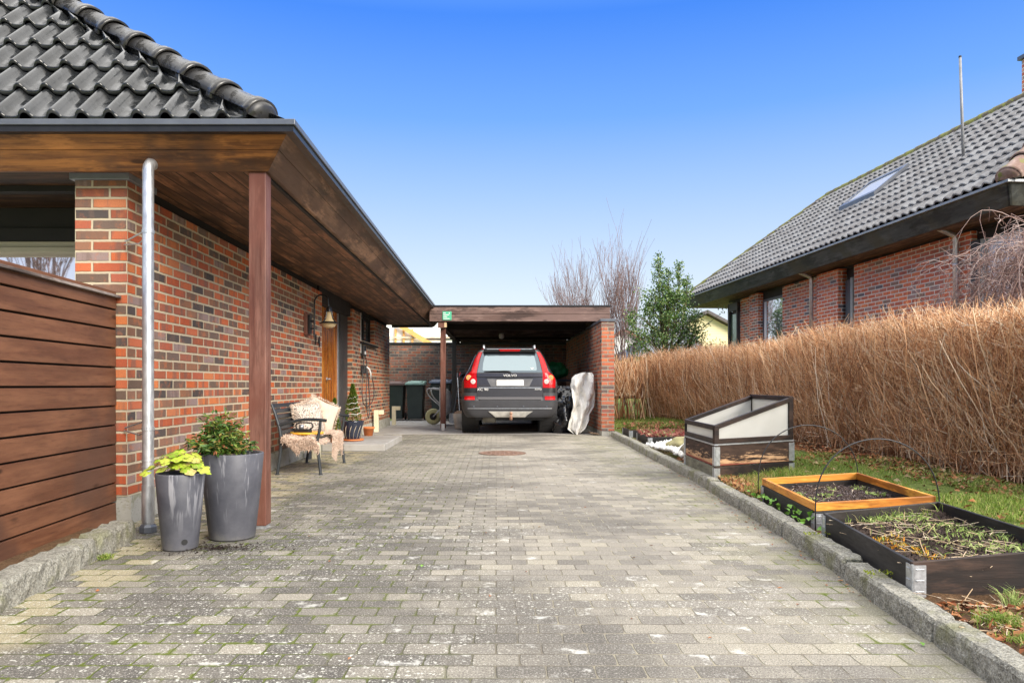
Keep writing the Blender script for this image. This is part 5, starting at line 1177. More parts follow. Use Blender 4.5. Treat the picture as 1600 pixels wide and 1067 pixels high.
C = np.array([fb(random.random(), random.random()) for _ in range(1300)]); C[:,2] += rnd(len(C),0,.1); V,F = leaves_np(C, rdir(len(C),1.4), rdir(len(C),1), rnd(len(C),.03,.075), rnd(len(C),.02,.045)); np_mesh('foliage', V, F, island('mixed_leaves',[(0,(.06,.10,.02)),(.4,(.18,.24,.05)),(.7,(.35,.2,.1)),(1,(.4,.12,.09))],.7,.2,.2), h_)
# white pebbles and boulders
def pfn(u, v): y = lerp(8.05,10.65,v); x0 = kerbx(y)+.13; return (lerp(x0, 3.2, u**.8), y, .125+.03*math.sin(u*7+v*5))
n = 2600; Cc = np.array([pfn(random.random(), random.random()) for _ in range(n)]); Vb = np.array([(1,0,0),(-1,0,0),(0,1,0),(0,-1,0),(0,0,1),(0,0,-1)],float)
Vb = Vb[None]*rnd(n*6,.75,1.25).reshape(n,6,1)*rnd(n,.02,.042)[:,None,None]; Vb += RG.normal(0,.006,(n,6,3)); V = (Cc[:,None]+Vb).reshape(-1,3)
F = (np.arange(n)[:,None,None]*6+np.array([[0,2,4],[2,1,4],[1,3,4],[3,0,4],[2,0,5],[1,2,5],[3,1,5],[0,3,5]])[None]).reshape(-1,3)
np_mesh('white_pebbles', V, F, island('white_quartz',[(0,(.62,.60,.55)),(1,(.85,.84,.80))],.7), kind='stuff', label='patch of white pebbles between the kerb and the cold frame')
stn = NT('lichen_boulder'); o = stn.obj(); stn.bump(stn.noise(o,30,5),.6,.01); stn = stn.fin(stn.ramp(stn.noise(o,7,5),[(.3,(.16,.14,.08)),(.5,(.33,.30,.15)),(.7,(.42,.38,.20))]), .9)
o = link_mesh('boulder', ico((2.62,10.15,.15), .25, (1,.7,.42), 2, .25, 1.4, 4), stn, smooth=True, org=(2.62,10.15,.1)); tag(o, 'flat yellowish boulder on the white pebbles behind the cold frame', 'boulder')
o = link_mesh('boulder', ico((2.30,8.62,.14), .17, (.9,1,.95), 6, .35, 1.6, 4), plain('dark_boulder',(.20,.17,.12),.85,bump=.4), smooth=True, org=(2.3,8.6,.1)); tag(o, 'brown rounded boulder against the left side of the cold frame', 'boulder')

# ------------------------------------------------------------------ GRASS, LITTER
def scatter(n, x0, x1, y0, y1, cond=None):
    out = []
    while len(out) < n:
        x = random.uniform(x0,x1); y = random.uniform(y0,y1)
        if x < kerbx(y)+.125: continue
        if 2.95 < y < 4.45 and 1.72 < x < 2.66: continue
        if 4.42 < y < 5.8 and 1.9 < x < 2.86: continue
        if 6.75 < y < 8.35 and 2.0 < x < 2.95 and (y-6.8) > (x-2.02)*.35-.03 and (y-8.0) < (x-2.05)*.35+.03: continue
        if 8.0 < y < 10.7 and x < 3.2: continue
        if 10.7 < y < 13.4 and x < 3.4: continue
        if cond and not cond(x,y): continue
        out.append((x,y,gz(x,y)))
    return np.array(out)
blades('lawn_grass', scatter(26000, 2.6, 4.25, 2.6, 8.6, lambda x,y: random.random() < min(1,max(.03,(x-2.6)*2.2 if y < 6 else .4)) and mnoise.noise(Vector((x*1.6,y*1.3,0))) > -.25), (.025,.075), (.003,.006), GR, kind='stuff', label='tufty green lawn grass between the beds and the brown hedge')
blades('verge_grass', scatter(3800, 1.7, 2.9, 5.7, 7.4, lambda x,y: mnoise.noise(Vector((x*3,y*3,4))) > -.1), (.03,.12), (.003,.005), GR, kind='stuff', label='rough grass in front of the cold frame')
blades('far_lawn_grass', scatter(9000, 2.4, 7, 13.4, 19), (.03,.07), (.006,.012), GR, kind='stuff', label='bright lawn seen through the hedge stems')
dr = island('dry_tufts', [(0,(.45,.22,.10)),(.5,(.58,.40,.2)),(1,(.40,.38,.12))], .8,.2,.2)
blades('dry_grass', scatter(2200, 1.75, 2.5, 5.75, 7.0, lambda x,y: mnoise.noise(Vector((x*4,y*4,9))) > 0), (.03,.11), (.002,.004), dr, kind='stuff', label='dry orange tufts beside the kerb in front of the cold frame')
def tuft(x, y, n, L, lab, r=.06, mat=GR):
    a = rnd(n,0,6.28); q = np.abs(RG.normal(0,r,n)); C = np.stack([x+q*np.cos(a), y+q*np.sin(a), np.full(n, gz(x,y) if x > 0 else .004)],1); o = blades('grass_tuft', C, (L*.5,L), (.0025,.005), mat, None, 1.1); tag(o, lab, 'grass tuft')
tuft(1.86,2.72,420,.085,'bright green grass tuft beside the kerb near the bottom right corner')
tuft(1.80,2.50,260,.05,'small green tuft just below the bright one at the bottom right', .05)
tuft(2.10,2.98,70,.12,'coarse pale green tuft close against the near bed end', .03, WEED)
tuft(-2.135,4.02,150,.05,'small bright green tuft at the foot of the left granite kerb', .022)
cc = scatter(3200, 1.6, 3.3, 1.9, 3.05); V,F = leaves_np(cc+np.array([[0,0,.012]]), np.concatenate([RG.normal(size=(len(cc),2)), rnd(len(cc),-.1,.5)[:,None]],1), rdir(len(cc),2.5), rnd(len(cc),.02,.05), rnd(len(cc),.01,.028)); np_mesh('leaf_litter', V, F, LIT, kind='stuff', label='reddish brown leaf litter in the bottom right corner')
def sfn(u, v): x = lerp(1.75,3.2,u); y = lerp(2.0,3.05,v); return (x, y, gz(x,y))
straw('litter_straw', sfn, 420, STR, None, (.04,.15), .002, kind='stuff', label='dry twigs lying in the leaf litter at the bottom right')
cc = scatter(9000, 2.4, 5.2, 4.2, 15, lambda x,y: random.random() < (1 if x > 3.6 else .10 if y < 7.5 else .3)); V,F = leaves_np(cc+np.array([[0,0,.015]]), np.concatenate([RG.normal(size=(len(cc),2)), rnd(len(cc),-.1,.5)[:,None]],1), rdir(len(cc),2.0), rnd(len(cc),.03,.07), rnd(len(cc),.015,.04)); np_mesh('leaf_litter', V, F, LIT, kind='stuff', label='brown fallen leaves along the foot of the hedge')
cc = np.array([(kerbx(y)+random.uniform(.10,.30), y, .10) for y in rnd(900, 5.6, 8.6)]); V,F = leaves_np(cc, rdir(len(cc),.3), rdir(len(cc),2.0), rnd(len(cc),.02,.05), rnd(len(cc),.015,.03)); np_mesh('leaf_litter', V, F, LIT, kind='stuff', label='reddish leaves collected on the kerb beside the cold frame')
cc = []
for _ in range(60):
    cc.append((random.uniform(-1.9,1.7), random.uniform(2.4,12), .004))
for _ in range(120):
    y = random.uniform(3.2,10); cc.append((kerbx(y)-abs(random.gauss(0,.06))-.01, y, .005))
cc = np.array(cc); D = RG.normal(size=cc.shape); D[:,2] = .1; V,F = leaves_np(cc, D, rdir(len(cc),5), rnd(len(cc),.01,.03), rnd(len(cc),.006,.016)); np_mesh('drive_leaves', V, F, LIT, kind='stuff', label='tiny scattered leaves on the paving along the kerb')
gl_ = island('green_leaf', [(0,(.10,.26,.02)),(1,(.2,.4,.05))],.5,.4)
for (x,y,lab) in ((1.55,2.67,'small green leaf on the paving beside the kerb, bottom right'),(-.39,3.83,'tiny green sprig lying on the paving in the middle of the drive')):
    V,F = leaves_np(np.array([(x,y,.006)]), np.array([(.3,1,.25)]), np.array([(0,-.4,1)]), np.array([.032]), np.array([.018])); o = np_mesh('leaf', V, F, gl_, org=(x,y,0)); tag(o, lab, 'leaf')
# ivy on kerb at the orange bed
cc = np.array([(kerbx(y)+random.uniform(.09,.17), y, random.uniform(.10,.14)) for y in rnd(46, 4.3, 5.7)]); V,F = leaves_np(cc, rdir(len(cc),.2), rdir(len(cc),1.5), rnd(len(cc),.03,.05), rnd(len(cc),.025,.045)); np_mesh('ivy', V, F, gl_, label='ivy leaves creeping along the kerb beside the orange rimmed bed', kind='stuff')
cc = np.array([(kerbx(y)+random.uniform(.0,.14), y, .1+random.uniform(-.08,.015) if random.random()<.3 else .108) for y in list(rnd(70,3.27,3.34))+list(rnd(70,4.15,4.22))]); blades('kerb_moss', cc, (.006,.016),(.004,.009), island('moss_yellow_green',[(0,(.18,.22,.02)),(1,(.38,.42,.04))],.8), kind='stuff', label='bright moss in the joints between kerb stones')

# ------------------------------------------------------------------ HEDGE
def hx0(y): return 4.22 - .55*max(0, min(1,(y-13.5)/4))**1.3 + .06*math.sin(y*1.7)
HM = island('bare_hedge_twigs', [(0,(.16,.07,.035)),(.3,(.48,.24,.12)),(.58,(.78,.44,.23)),(.85,(.93,.66,.40)),(1,(.96,.86,.68))], .8, .2, 0)
hg = thing('hedge', (4.7,11,0), 'long dense leafless hedge of fine orange brown twigs in front of the neighbouring house', 'hedge')
def hedge_part(name, N, K, zlo, zhi, Lr, r0, spread, ymin=4.3, ymax=18.4, up=1.0, front=False):
    y = rnd(N, ymin, ymax) if not front else ymin+(ymax-ymin)*RG.random(N)**1.35
    x0 = np.array([hx0(v) for v in y]); dpt = RG.random(N)**(1.4 if front else 1); x = x0 + .0 + dpt*.95
    ht = 1.65+.07*np.sin(y*.9)+.05*np.sin(y*2.7)+RG.normal(0,.045,N)+.006*(y-5)*1.2
    z = zlo + (zhi-zlo)*RG.random(N)*1.0
    z = np.minimum(z, ht-.1)
    L = rnd(N,*Lr); L = np.minimum(L, ht-z+rnd(N,0,.14)); L = np.maximum(L,.06)
    D = rdir(N)*spread; D[:,2] = np.abs(D[:,2])*.4+up; D /= np.linalg.norm(D,axis=1,keepdims=True)
    P = [np.stack([x,y,z],1)]; d = D.copy()
    for k in range(1,K):
        P.append(P[-1]+d*(L/(K-1))[:,None]); d = d + rdir(N)*.30; d[:,2] += .05; d /= np.linalg.norm(d,axis=1,keepdims=True)
    P = np.stack(P,1); rr = rnd(N,*r0)[:,None]*np.linspace(1,.45,K)[None]
    # keep inside the clipped hedge body
    fx_ = np.array([hx0(v) for v in y])-.04-.22*RG.random(N)**1.5
    P[:,:,0] = np.maximum(P[:,:,0], fx_[:,None]); P[:,:,0] = np.minimum(P[:,:,0], (fx_+1.35)[:,None])
    V,F = tubes_np(P, rr); np_mesh(name, V, F, HM, hg)
hedge_part('stems', 2400, 7, .0, .12, (1.25,1.75), (.004,.009), .30)
hedge_part('twigs', 29000, 5, .22, 1.55, (.22,.6), (.0019,.0038), 1.0, ymax=17.9, front=True, up=.75)
hedge_part('fine_twigs', 44000, 3, .45, 1.72, (.08,.26), (.0016,.0030), 1.2, ymax=18.2, front=True, up=.28)
hedge_part('cross_twigs', 9000, 4, .15, 1.6, (.15,.45), (.0018,.0032), 1.6, ymax=18, front=True, up=-.15)
hedge_part('low_twigs', 2600, 4, .03, .7, (.2,.5), (.0016,.003), 1.2, ymax=14.5, front=True)
# loose shrub at the far end, stems standing apart
sh = thing('spindly_shrub', (3.0,17.6,0), 'loose clump of bare upright stems between the brick column and the hedge', 'shrub')
def clump(N, K, name, xr, yr_, zr, Lr, r0, spread, mat, par):
    xs = RG.choice(np.linspace(xr[0],xr[1],9), N)+RG.normal(0,.05,N); P0 = np.stack([xs, rnd(N,*yr_), rnd(N,*zr)],1); L = rnd(N,*Lr); D = rdir(N)*spread; D[:,2] = 1; D /= np.linalg.norm(D,axis=1,keepdims=True)
    P = [P0]; d = D
    for k in range(1,K): P.append(P[-1]+d*(L/(K-1))[:,None]); d = d+rdir(N)*.14; d /= np.linalg.norm(d,axis=1,keepdims=True)
    V,F = tubes_np(np.stack(P,1), rnd(N,*r0)[:,None]*np.linspace(1,.35,K)[None]); np_mesh(name, V, F, mat, par)
clump(90, 7, 'stems', (2.9,4.3), (17.0,18.2), (.1,.2), (.9,1.6), (.009,.02), .22, HM, sh)
clump(2600, 4, 'twigs', (2.9,4.4), (17.0,18.2), (.65,1.35), (.2,.5), (.004,.007), .5, HM, sh)

# ------------------------------------------------------------------ NEIGHBOUR HOUSE (local frame turned 3.7 degrees)
nh = thing('neighbour_house', (6.6,9.48,0), 'brick bungalow with frosty grey pantile roof, skylight and dark eaves behind the hedge', 'house', rz=.065)
W = MB()
for a,b in ((.75,1.45+.0),):
    pass
W.box(.62,.9, 1.5,4.70, 0,3.262); W.box(.62,.9, 5.10,7.75, 0,3.258); W.box(.52,.9, 5.10,5.95, 0,3.262); W.box(.53,.9, 8.90,9.42, 0,3.26); W.box(.66,.9, 9.42,10.35, 0,3.258)
W.build('wall', M['brick_n'], nh)
f = MB(); f.box(.68,.92,.45,11.2,3.262,3.36); f.box(.70,.9,.5,1.495,3.1,3.26); f.box(.66,.9,7.752,8.898,3.08,3.26); f.box(.7,.9,4.702,5.098,3.05,3.26); f.build('dark_top_band', M['dark'], nh)
f = MB(); f.box(.70,.74,4.702,5.098,.4,3.05); f.box(.7,.9,10.352,11.0,2.98,3.26); f.build('window_reveal', M['dark'], nh)
wn = MB(); wn.box(.645,.70, 8.80,8.898, .6,3.08); wn.box(.645,.70,7.755,8.80,3.02,3.078); wf = wn.build('window_frame', M['metal_d'], nh)
f = MB(); f.box(.66,.67, 7.755,8.70, .6,3.018); f.build('pane', NT('sky_reflecting_pane').fin((.80,.83,.86), .03, .9, 1.0), wf); f = MB(); f.box(.645,.69, 8.705,8.797,.6,3.016); f.build('inner_frame', M['white'], wf)
f = MB(); f.box(.60,.66, 4.72,4.80, .6,3.04); wf2 = f.build('window_frame', plain('weathered_grey_frame',(.30,.31,.28),.6), nh)
f = MB(); f.box(.665,.675, 4.80,5.09, .6,3.03); f.build('pane', M['glass'], wf2)
f = MB(); f.box(.58,.66, 10.36,10.42, .6,2.98); f.box(.58,.66, 10.93,11.03, .6,3.2); f.box(.66,.72,10.42,10.93,2.9,2.98); f.box(.58,.64,10.36,11.03,2.985,3.2); wf3 = f.build('window_frame', M['darkgrey'], nh)
f = MB(); f.box(.63,.64, 10.42,10.93, .6,2.9); f.build('pane', NT('green_reflecting_pane').fin((.16,.22,.14), .05, .5, 1.0), wf3)
f = MB(); f.box(.60,.68,.42,.50,.5,3.1); f.box(.60,.68,1.33,1.495,.5,3.1); wf4 = f.build('window_frame', M['darkgrey'], nh); f = MB(); f.box(.62,.70,1.24,1.328,.5,3.1); f.build('inner_frame', plain('pale_grey_green_frame',(.34,.36,.32),.6), wf4)
f = MB(); f.box(.68,.69,.501,1.239,.5,3.1); f.build('pane', NT('net_curtained_pane').fin((.86,.84,.84), .4, 0, .5), wf4)
f = MB(); f.box(.70,6.0,.41,.49,0,3.26); f.build('end_wall', M['brick_n'], nh)
f = MB(); f.box(.92,6.2,.95,11.0,0,3.3); f.build('core', M['dark'], nh)
f = MB(); a = (.02,.02); 
f.hexa([(.13,.13,3.30),(.165,.13,3.30),(.165,13.1,3.30),(.13,13.1,3.30),(0,0,3.56),(.035,0,3.56),(.035,13.2,3.56),(0,13.2,3.56)])
f.hexa([(.13,.13,3.30),(6.9,.13,3.30),(6.9,.165,3.30),(.13,.165,3.30),(0,0,3.56),(6.9,0,3.56),(6.9,.035,3.56),(0,.035,3.56)])
f.build('fascia', M['fasc_n'], nh)
f = MB(); f.box(.166,.68,.166,13.08,3.31,3.33); f.box(.681,6.9,.166,.40,3.31,3.33); f.box(.68,6.9,11.2,13.08,3.31,3.33); f.build('soffit', M['soff_n'], nh)
f = MB(); f.box(-.035,.05,-.035,13.25,3.562,3.60); f.box(.051,6.9,-.035,.05,3.562,3.60); f.build('gutter', plain('grey_gutter',(.26,.27,.28),.4,.4), nh, bevel=.004)
q2 = .81; tt = math.atan(q2); te = math.atan(.81/.45); LR = 13.25
tile_sheet('roof_tiles', M['tile_n'], nh, (.0,0,3.625), (0,1,0), (math.cos(tt),0,math.sin(tt)), (-math.sin(tt),0,math.cos(tt)), 67, 12, .198, .322, wave, .035, lambda x,y: max(y*math.cos(tt)*.45, min(LR-y*math.cos(tt), x)), nsub=6, jit=.003)
tile_sheet('hip_end_tiles', M['tile_n'], nh, (.0,0,3.625), (1,0,0), (0,math.cos(te),math.sin(te)), (0,-math.sin(te),math.cos(te)), 31, 9, .198, .322, wave, .035, lambda x,y: max(y*math.cos(te)/.45, min(6.1-y*math.cos(te)/.45, x)), nsub=6, jit=.003)
f = MB(); f.add([(0.03,.03,3.59),(6.1,.03,3.59),(6.1,13.2,3.59),(0.03,13.2,3.59),(3.05,1.38,6.02),(3.05,10.2,6.02)], [(0,1,4),(1,2,5,4),(2,3,5),(3,0,4,5)]); f.build('roof_underlay', M['dark'], nh)
hip_tiles(nh, (.02,.02,3.67), (3.05,1.38,6.13), .14, .40, M['hip_n'], 10)
hip_tiles(nh, (.02,13.2,3.64), (3.05,10.2,6.09), .11, .38, M['ridge_n'], 10, collar=False)
hip_tiles(nh, (3.05,10.2,6.09), (3.05,1.38,6.09), .11, .38, M['ridge_n'], 10, collar=False)
f = MB(); f.box(3.37,4.0, 3.3,3.9, 5.3,6.95); ch = f.build('chimney', M['brick_n'], nh); f = MB(); f.box(3.32,4.05,3.25,3.95,6.952,7.02); f.build('chimney_cap', M['metal_d'], ch)
# skylight in the roof plane
def rp(x, y, h): return (x - math.sin(tt)*h*0, y, 3.625+q2*x + h)
f = MB()
def sk(x0,x1,y0,y1,h0,h1): f.hexa([rp(x0,y0,h0),rp(x1,y0,h0),rp(x1,y1,h0),rp(x0,y1,h0),rp(x0,y0,h1),rp(x1,y0,h1),rp(x1,y1,h1),rp(x0,y1,h1)])
sk(1.35,1.43,5.25,6.6,.02,.13); sk(2.0,2.08,5.25,6.6,.02,.13); sk(1.43,2.0,5.25,5.33,.02,.13); sk(1.43,2.0,6.52,6.6,.02,.13); skf = f.build('skylight', M['metal_d'], nh)
f = MB(); sk(1.43,2.0,5.33,6.52,.09,.10); f.build('pane', NT('skylight_pane').fin((.46,.47,.49), .3, .1, .5), skf)
def npipe(y, nm='downpipe', x=.47):
    f = MB(); f.tube([(x,y,.3),(x,y,3.18),(x-.03,y,3.24),(x-.2,y,3.31),(x-.32,y,3.36),(x-.36,y,3.45)], .04, 14); f.build(nm, M['galv'], nh, smooth=True); 
    f = MB(); f.tube([(x,y,2.78),(x,y,2.81)], .046, 12); f.tube([(x,y,2.8),(x+.14,y,2.8)], .008, 6); f.build('pipe_clip', M['zinc'], nh)
npipe(6.08); npipe(1.75, x=.55)
# antenna pole (stands on the roof)
import mathutils
pw = mathutils.Matrix.Rotation(.065,3,'Z') @ Vector((1.33,2.65,0)) + Vector((6.6,9.48,0))
f = MB(); f.tube([(pw.x,pw.y,4.66),(pw.x-.03,pw.y,5.6),(pw.x-.055,pw.y,6.38)], [.024,.022,.020], 12); o = f.build('aerial_pole', plain('dull_aerial_metal',(.30,.30,.30),.6,.2), smooth=True, org=(pw.x,pw.y,4.66)); tag(o, 'slim bare metal pole rising from the frosty grey roof', 'pole')
f = MB(); f.tube([(pw.x-.0555,pw.y,6.381),(pw.x-.056,pw.y,6.41)], .022, 12); f.build('end_cap', M['black'], o)

# ------------------------------------------------------------------ TREES
def grow(P, p, d, L, r, dep, maxd, up, spread, nb, K=4):
    pts = [p]; dd = d
    for k in range(K-1):
        p = p + dd*(L/(K-1)); dd = (dd + Vector((random.gauss(0,.07),random.gauss(0,.07),random.gauss(0,.05)+up*.06))).normalized(); pts.append(p)
    P.append((pts, r, r*.62))
    if dep == maxd: return
    for i in range(nb[dep]):
        s = random.uniform(.25,1); q = pts[0].lerp(pts[-1], s) if s < .98 else pts[-1]
        idx = min(K-2, int(s*(K-1))); q = pts[idx].lerp(pts[idx+1], s*(K-1)-idx)
        a = Vector((random.gauss(0,1),random.gauss(0,1),random.gauss(0,.3))).normalized(); nd = (dd*1.0 + a*spread + Vector((0,0,up))).normalized()
        grow(P, q, nd, L*random.uniform(.5,.78), r*.55*random.uniform(.7,1), dep+1, maxd, up, spread, nb, K)
def tree_mesh(name, P, mat, parent, K=4, n=3, minr=.004):
    A = np.array([[tuple(v) for v in p] for p,_,_ in P]); Rr = np.array([[max(minr, lerp(a,b,k/(K-1))) for k in range(K)] for _,a,b in P]); V,F = tubes_np(A, Rr, n); return np_mesh(name, V, F, mat, parent, smooth=True)
BARK = island('reddish_brown_bark', [(0,(.17,.11,.10)),(1,(.30,.20,.18))], .9)
def bare_tree(x, y, h, stems, lab, maxd=3, nb=(10,5,4), r=.026, lean=.17, minr=.0034):
    o = thing('bare_tree', (x,y,0), lab, 'tree'); P = []
    for i in range(stems):
        a = 6.28*i/stems+random.uniform(-.4,.4); l = lean*(.3+.7*random.random()); grow(P, Vector((x,y,.3)), Vector((math.cos(a)*l, math.sin(a)*l*.6, 1)).normalized(), h*random.uniform(.60,.8), r*random.uniform(.6,1), 0, maxd, .62, .46, nb)
    main = [q for q in P if q[1] > r*.5]; rest = [q for q in P if q[1] <= r*.5]
    tree_mesh('trunk', main, BARK, o, n=7); tree_mesh('crown', rest, BARK, o, minr=minr)
bare_tree(2.85,24,3.75,4,'leafless reddish brown tree behind the carport roof, the left one')
bare_tree(4.2,24,3.45,4,'leafless reddish brown tree between the brick column and the holly', r=.03)
bare_tree(-12.5,-8,8.5,4,'leafless tree mirrored in the porch window pane', nb=(9,6,5), r=.055, minr=.010)
bare_tree(-9.5,-9,7.5,3,'second leafless tree mirrored in the porch window pane, nearer the pillar', nb=(9,6,5), r=.045, minr=.010)
# holly
hl = thing('holly_tree', (4.6,20,0), 'upright evergreen tree with glossy small leaves at the end of the hedge', 'tree')
P = []; CL = []
sp = [(4.42,20,4.50,.20),(4.70,20.1,4.10,.24),(4.98,20,4.26,.22),(5.22,20.1,3.95,.20),(4.15,20,3.2,.25),(3.72,20.1,2.95,.20),(5.45,20,3.0,.28),(4.5,19.9,3.7,.5),(4.85,19.9,3.5,.5)]
for (x,y,zt,w) in sp:
    b0 = Vector((4.62,20,1.2+.5*random.random())); top = Vector((x,y,zt)); pts = [b0, b0.lerp(top,.4)+Vector(((x-4.62)*.35,0,0)), b0.lerp(top,.75)+Vector(((x-4.62)*.2,0,0)), top]; P.append((pts,.035,.008))
    for i in range(int(130*(zt-1.6)*.5)):
        s = random.random()**.8; z = lerp(max(1.9,zt-2.0), zt, s); rad = w*(1-s)**.6+.05; a = random.uniform(0,6.28); q = random.uniform(.3,1)*rad
        cx_ = lerp(4.62, x, min(1,(z-1.3)/(zt-1.3)*1.35)); CL.append((cx_+math.cos(a)*q, y+math.sin(a)*q, z))
for i in range(150):   # body clumps with gaps
    a = random.uniform(0,6.28); z = random.uniform(1.75,3.45); rad = (1.05 if z < 2.9 else .7)*random.uniform(.4,1); c = (4.60+math.cos(a)*rad*.95, 20+math.sin(a)*rad*.5, z)
    if mnoise.noise(Vector((c[0]*2.2,c[1]*2.2,c[2]*2.2))) < -.02: continue
    P.append(([Vector((4.62,20,z-.7)), Vector((4.62,20,z-.5)).lerp(Vector(c),.5), Vector((4.62,20,z-.2)).lerp(Vector(c),.8), Vector(c)], .014,.004))
    for k in range(7): CL.append((c[0]+random.gauss(0,.11), c[1]+random.gauss(0,.09), c[2]+random.gauss(0,.12)))
for i in range(16):   # long side sprays on the right
    c = Vector((5.3+random.random()*.75, 20+random.uniform(-.3,.3), 1.9+random.random()*1.0)); P.append(([Vector((4.62,20,1.5)), Vector((4.62,20,1.6)).lerp(c,.4), Vector((4.62,20,1.7)).lerp(c,.75), c], .015,.005))
    for k in range(9): q = Vector((4.62,20,1.65)).lerp(c, random.uniform(.55,1.05)); CL.append((q.x+random.gauss(0,.07), q.y+random.gauss(0,.06), q.z+random.gauss(0,.07)))
P.append(([Vector((4.62,20,0)),Vector((4.60,20,.6)),Vector((4.63,20,1.2)),Vector((4.62,20,2.0))],.09,.05))
tree_mesh('trunk', P, plain('holly_bark', (.16,.13,.07), .9), hl, n=6)
CL = np.array(CL); n = len(CL)*5; C = np.repeat(CL,5,0)+RG.normal(0,.055,(n,3)); V,F = leaves_np(C, rdir(n,.2), rdir(n,.6), rnd(n,.045,.085), rnd(n,.028,.05))
np_mesh('crown', V, F, island('glossy_evergreen_leaves', [(0,(.04,.10,.025)),(.4,(.10,.20,.045)),(.75,(.20,.32,.08)),(1,(.42,.48,.2))], .35, .5, .2), hl)
# weeping shrub at the far right
wp = thing('weeping_tree', (6.15,7.9,0), 'leafless weeping tree with tangled drooping branches before the neighbour window at the right edge', 'tree')
WB_ = island('grey_brown_weeping_twigs', [(0,(.20,.12,.10)),(.5,(.34,.23,.20)),(1,(.52,.42,.38))], .85)
N = 250; a = rnd(N,0,6.28); rr = rnd(N,.35,.98); st = np.array([[6.28,7.9,2.30]])+RG.normal(0,.16,(N,3))*np.array([[1,1,.6]]); K = 14; P = [st]
dx = np.stack([np.cos(a),np.sin(a),rnd(N,.15,.75)],1); dx /= np.linalg.norm(dx,axis=1,keepdims=True)
for k in range(1,K):
    P.append(P[-1]+dx*(rr*.155)[:,None]); dx = dx + rdir(N)*.24; dx[:,2] -= .11+.016*k; dx /= np.linalg.norm(dx,axis=1,keepdims=True)
P = np.stack(P,1); V,F = tubes_np(P, rnd(N,.004,.010)[:,None]*np.linspace(1,.3,K)[None]); np_mesh('branches', V, F, WB_, wp)
NT_ = 4200; idx = RG.integers(0,N,NT_); kk = RG.integers(1,K,NT_); S0 = P[idx,kk]; D = rdir(NT_); D[:,2] -= .45; L = rnd(NT_,.12,.45)
Q = np.stack([S0, S0+D*(L*.35)[:,None]+rdir(NT_)*.04, S0+D*(L*.7)[:,None]+np.array([[0,0,-.03]])+rdir(NT_)*.06, S0+D*L[:,None]+np.array([[0,0,-.09]])+rdir(NT_)*.06],1); V,F = tubes_np(Q, np.linspace(.0045,.0018,4)[None]*np.ones((NT_,1))); np_mesh('twigs', V, F, WB_, wp)
f = MB(); f.tube([(6.2,7.95,0),(6.16,7.9,1.0),(6.2,7.9,1.8),(6.15,7.9,2.5)], [.08,.065,.06,.05], 10); f.build('trunk', plain('grey_bark',(.22,.18,.15),.9,bump=.5), wp, smooth=True)

# ------------------------------------------------------------------ BACKGROUND HOUSES AND FENCES
def clad(name, col, pitch=.16):
    t = NT(name); X,Y,Z = t.xyz(t.obj()); fr = t.math('FRACT', t.math('DIVIDE', Z, pitch)); m_ = t.step(fr, .0, .14); c = t.mix(m_, tuple(x*.55 for x in col), col); t.bump(fr, .5, .02); return t.fin(c, .7)
yh = thing('yellow_house', (13.2,46,0), 'pale yellow clapboard house gable behind the holly tree', 'house')
f = MB(); f.prism([(8.6,46,0),(17.6,46,0),(17.6,46,3.0),(13.1,46,5.35),(8.6,46,3.0)], (0,9,0)); f.build('wall', clad('yellow_clapboard',(.88,.76,.46)), yh)
f = MB()
for sx in (-1,1):
    f.hexa([(13.1,45.5,5.42),(13.1+sx*5.0,45.5,2.80),(13.1+sx*5.0,55.2,2.80),(13.1,55.2,5.42),(13.1,45.5,5.62),(13.1+sx*5.0,45.5,3.0),(13.1+sx*5.0,55.2,3.0),(13.1,55.2,5.62)])
f.build('roof', plain('brown_black_roof',(.10,.085,.085),.7,bump=.3), yh)
gh = thing('grey_roofed_house', (10.5,38,0), 'low house with dark grey roof behind the holly tree', 'house')
f = MB(); f.box(7.4,10.6,37.5,44,0,2.4); f.build('wall', clad('pale_yellow_cladding',(.72,.62,.36)), gh)
f = MB(); f.hexa([(7.1,37.1,2.40),(10.9,37.1,2.40),(10.9,44,2.40),(7.1,44,2.40),(7.9,38.5,3.3),(10.3,40.2,4.3),(10.3,41,4.3),(7.9,43,3.3)]); f.build('roof', plain('slate_grey_roof',(.12,.125,.14),.6,bump=.3), gh)
wh = thing('white_house', (9.6,52,0), 'white house with solar panelled black roof beyond the garden fence', 'house')
f = MB(); f.box(7.0,13.5,52,58,0,2.75); f.prism([(7.6,51.8,2.75),(10.6,51.8,2.75),(10.6,51.8,3.9),(9.0,51.8,4.75),(7.6,51.8,3.9)],(0,.3,0)); f.build('wall', M['white'], wh)
f = MB(); f.hexa([(6.6,51.2,2.70),(14,51.2,2.70),(14,51.25,2.78),(6.6,51.25,2.78),(6.6,53.5,4.15),(14,53.5,4.15),(14,53.6,4.2),(6.6,53.6,4.2)]); f.build('roof', plain('blue_black_panels',(.07,.09,.14),.25,.2), wh)
f = MB(); f.bar((7.5,51.6,3.95),(9.0,51.6,4.85),.12,.2); f.bar((10.7,51.6,3.95),(9.0,51.6,4.85),.12,.2); f.build('barge_boards', plain('red_tile_edge',(.42,.18,.12),.7), wh)
for x in (9.4,10.3,11.0,11.8):
    f = MB(); f.box(x,x+.55,51.94,51.99,1.2,2.3); w_ = f.build('window', M['white'], wh); f = MB(); f.box(x+.06,x+.49,51.92,51.935,1.26,2.24); f.build('pane', M['glass'], w_)
bf = thing('brown_garden_fence', (6,34,0), 'brown board fence panel beyond the lawn behind the bare stems', 'fence')
f = MB()
for i in range(44): f.box(4.4+i*.1,4.49+i*.1, 34,34.03, .72,1.97)
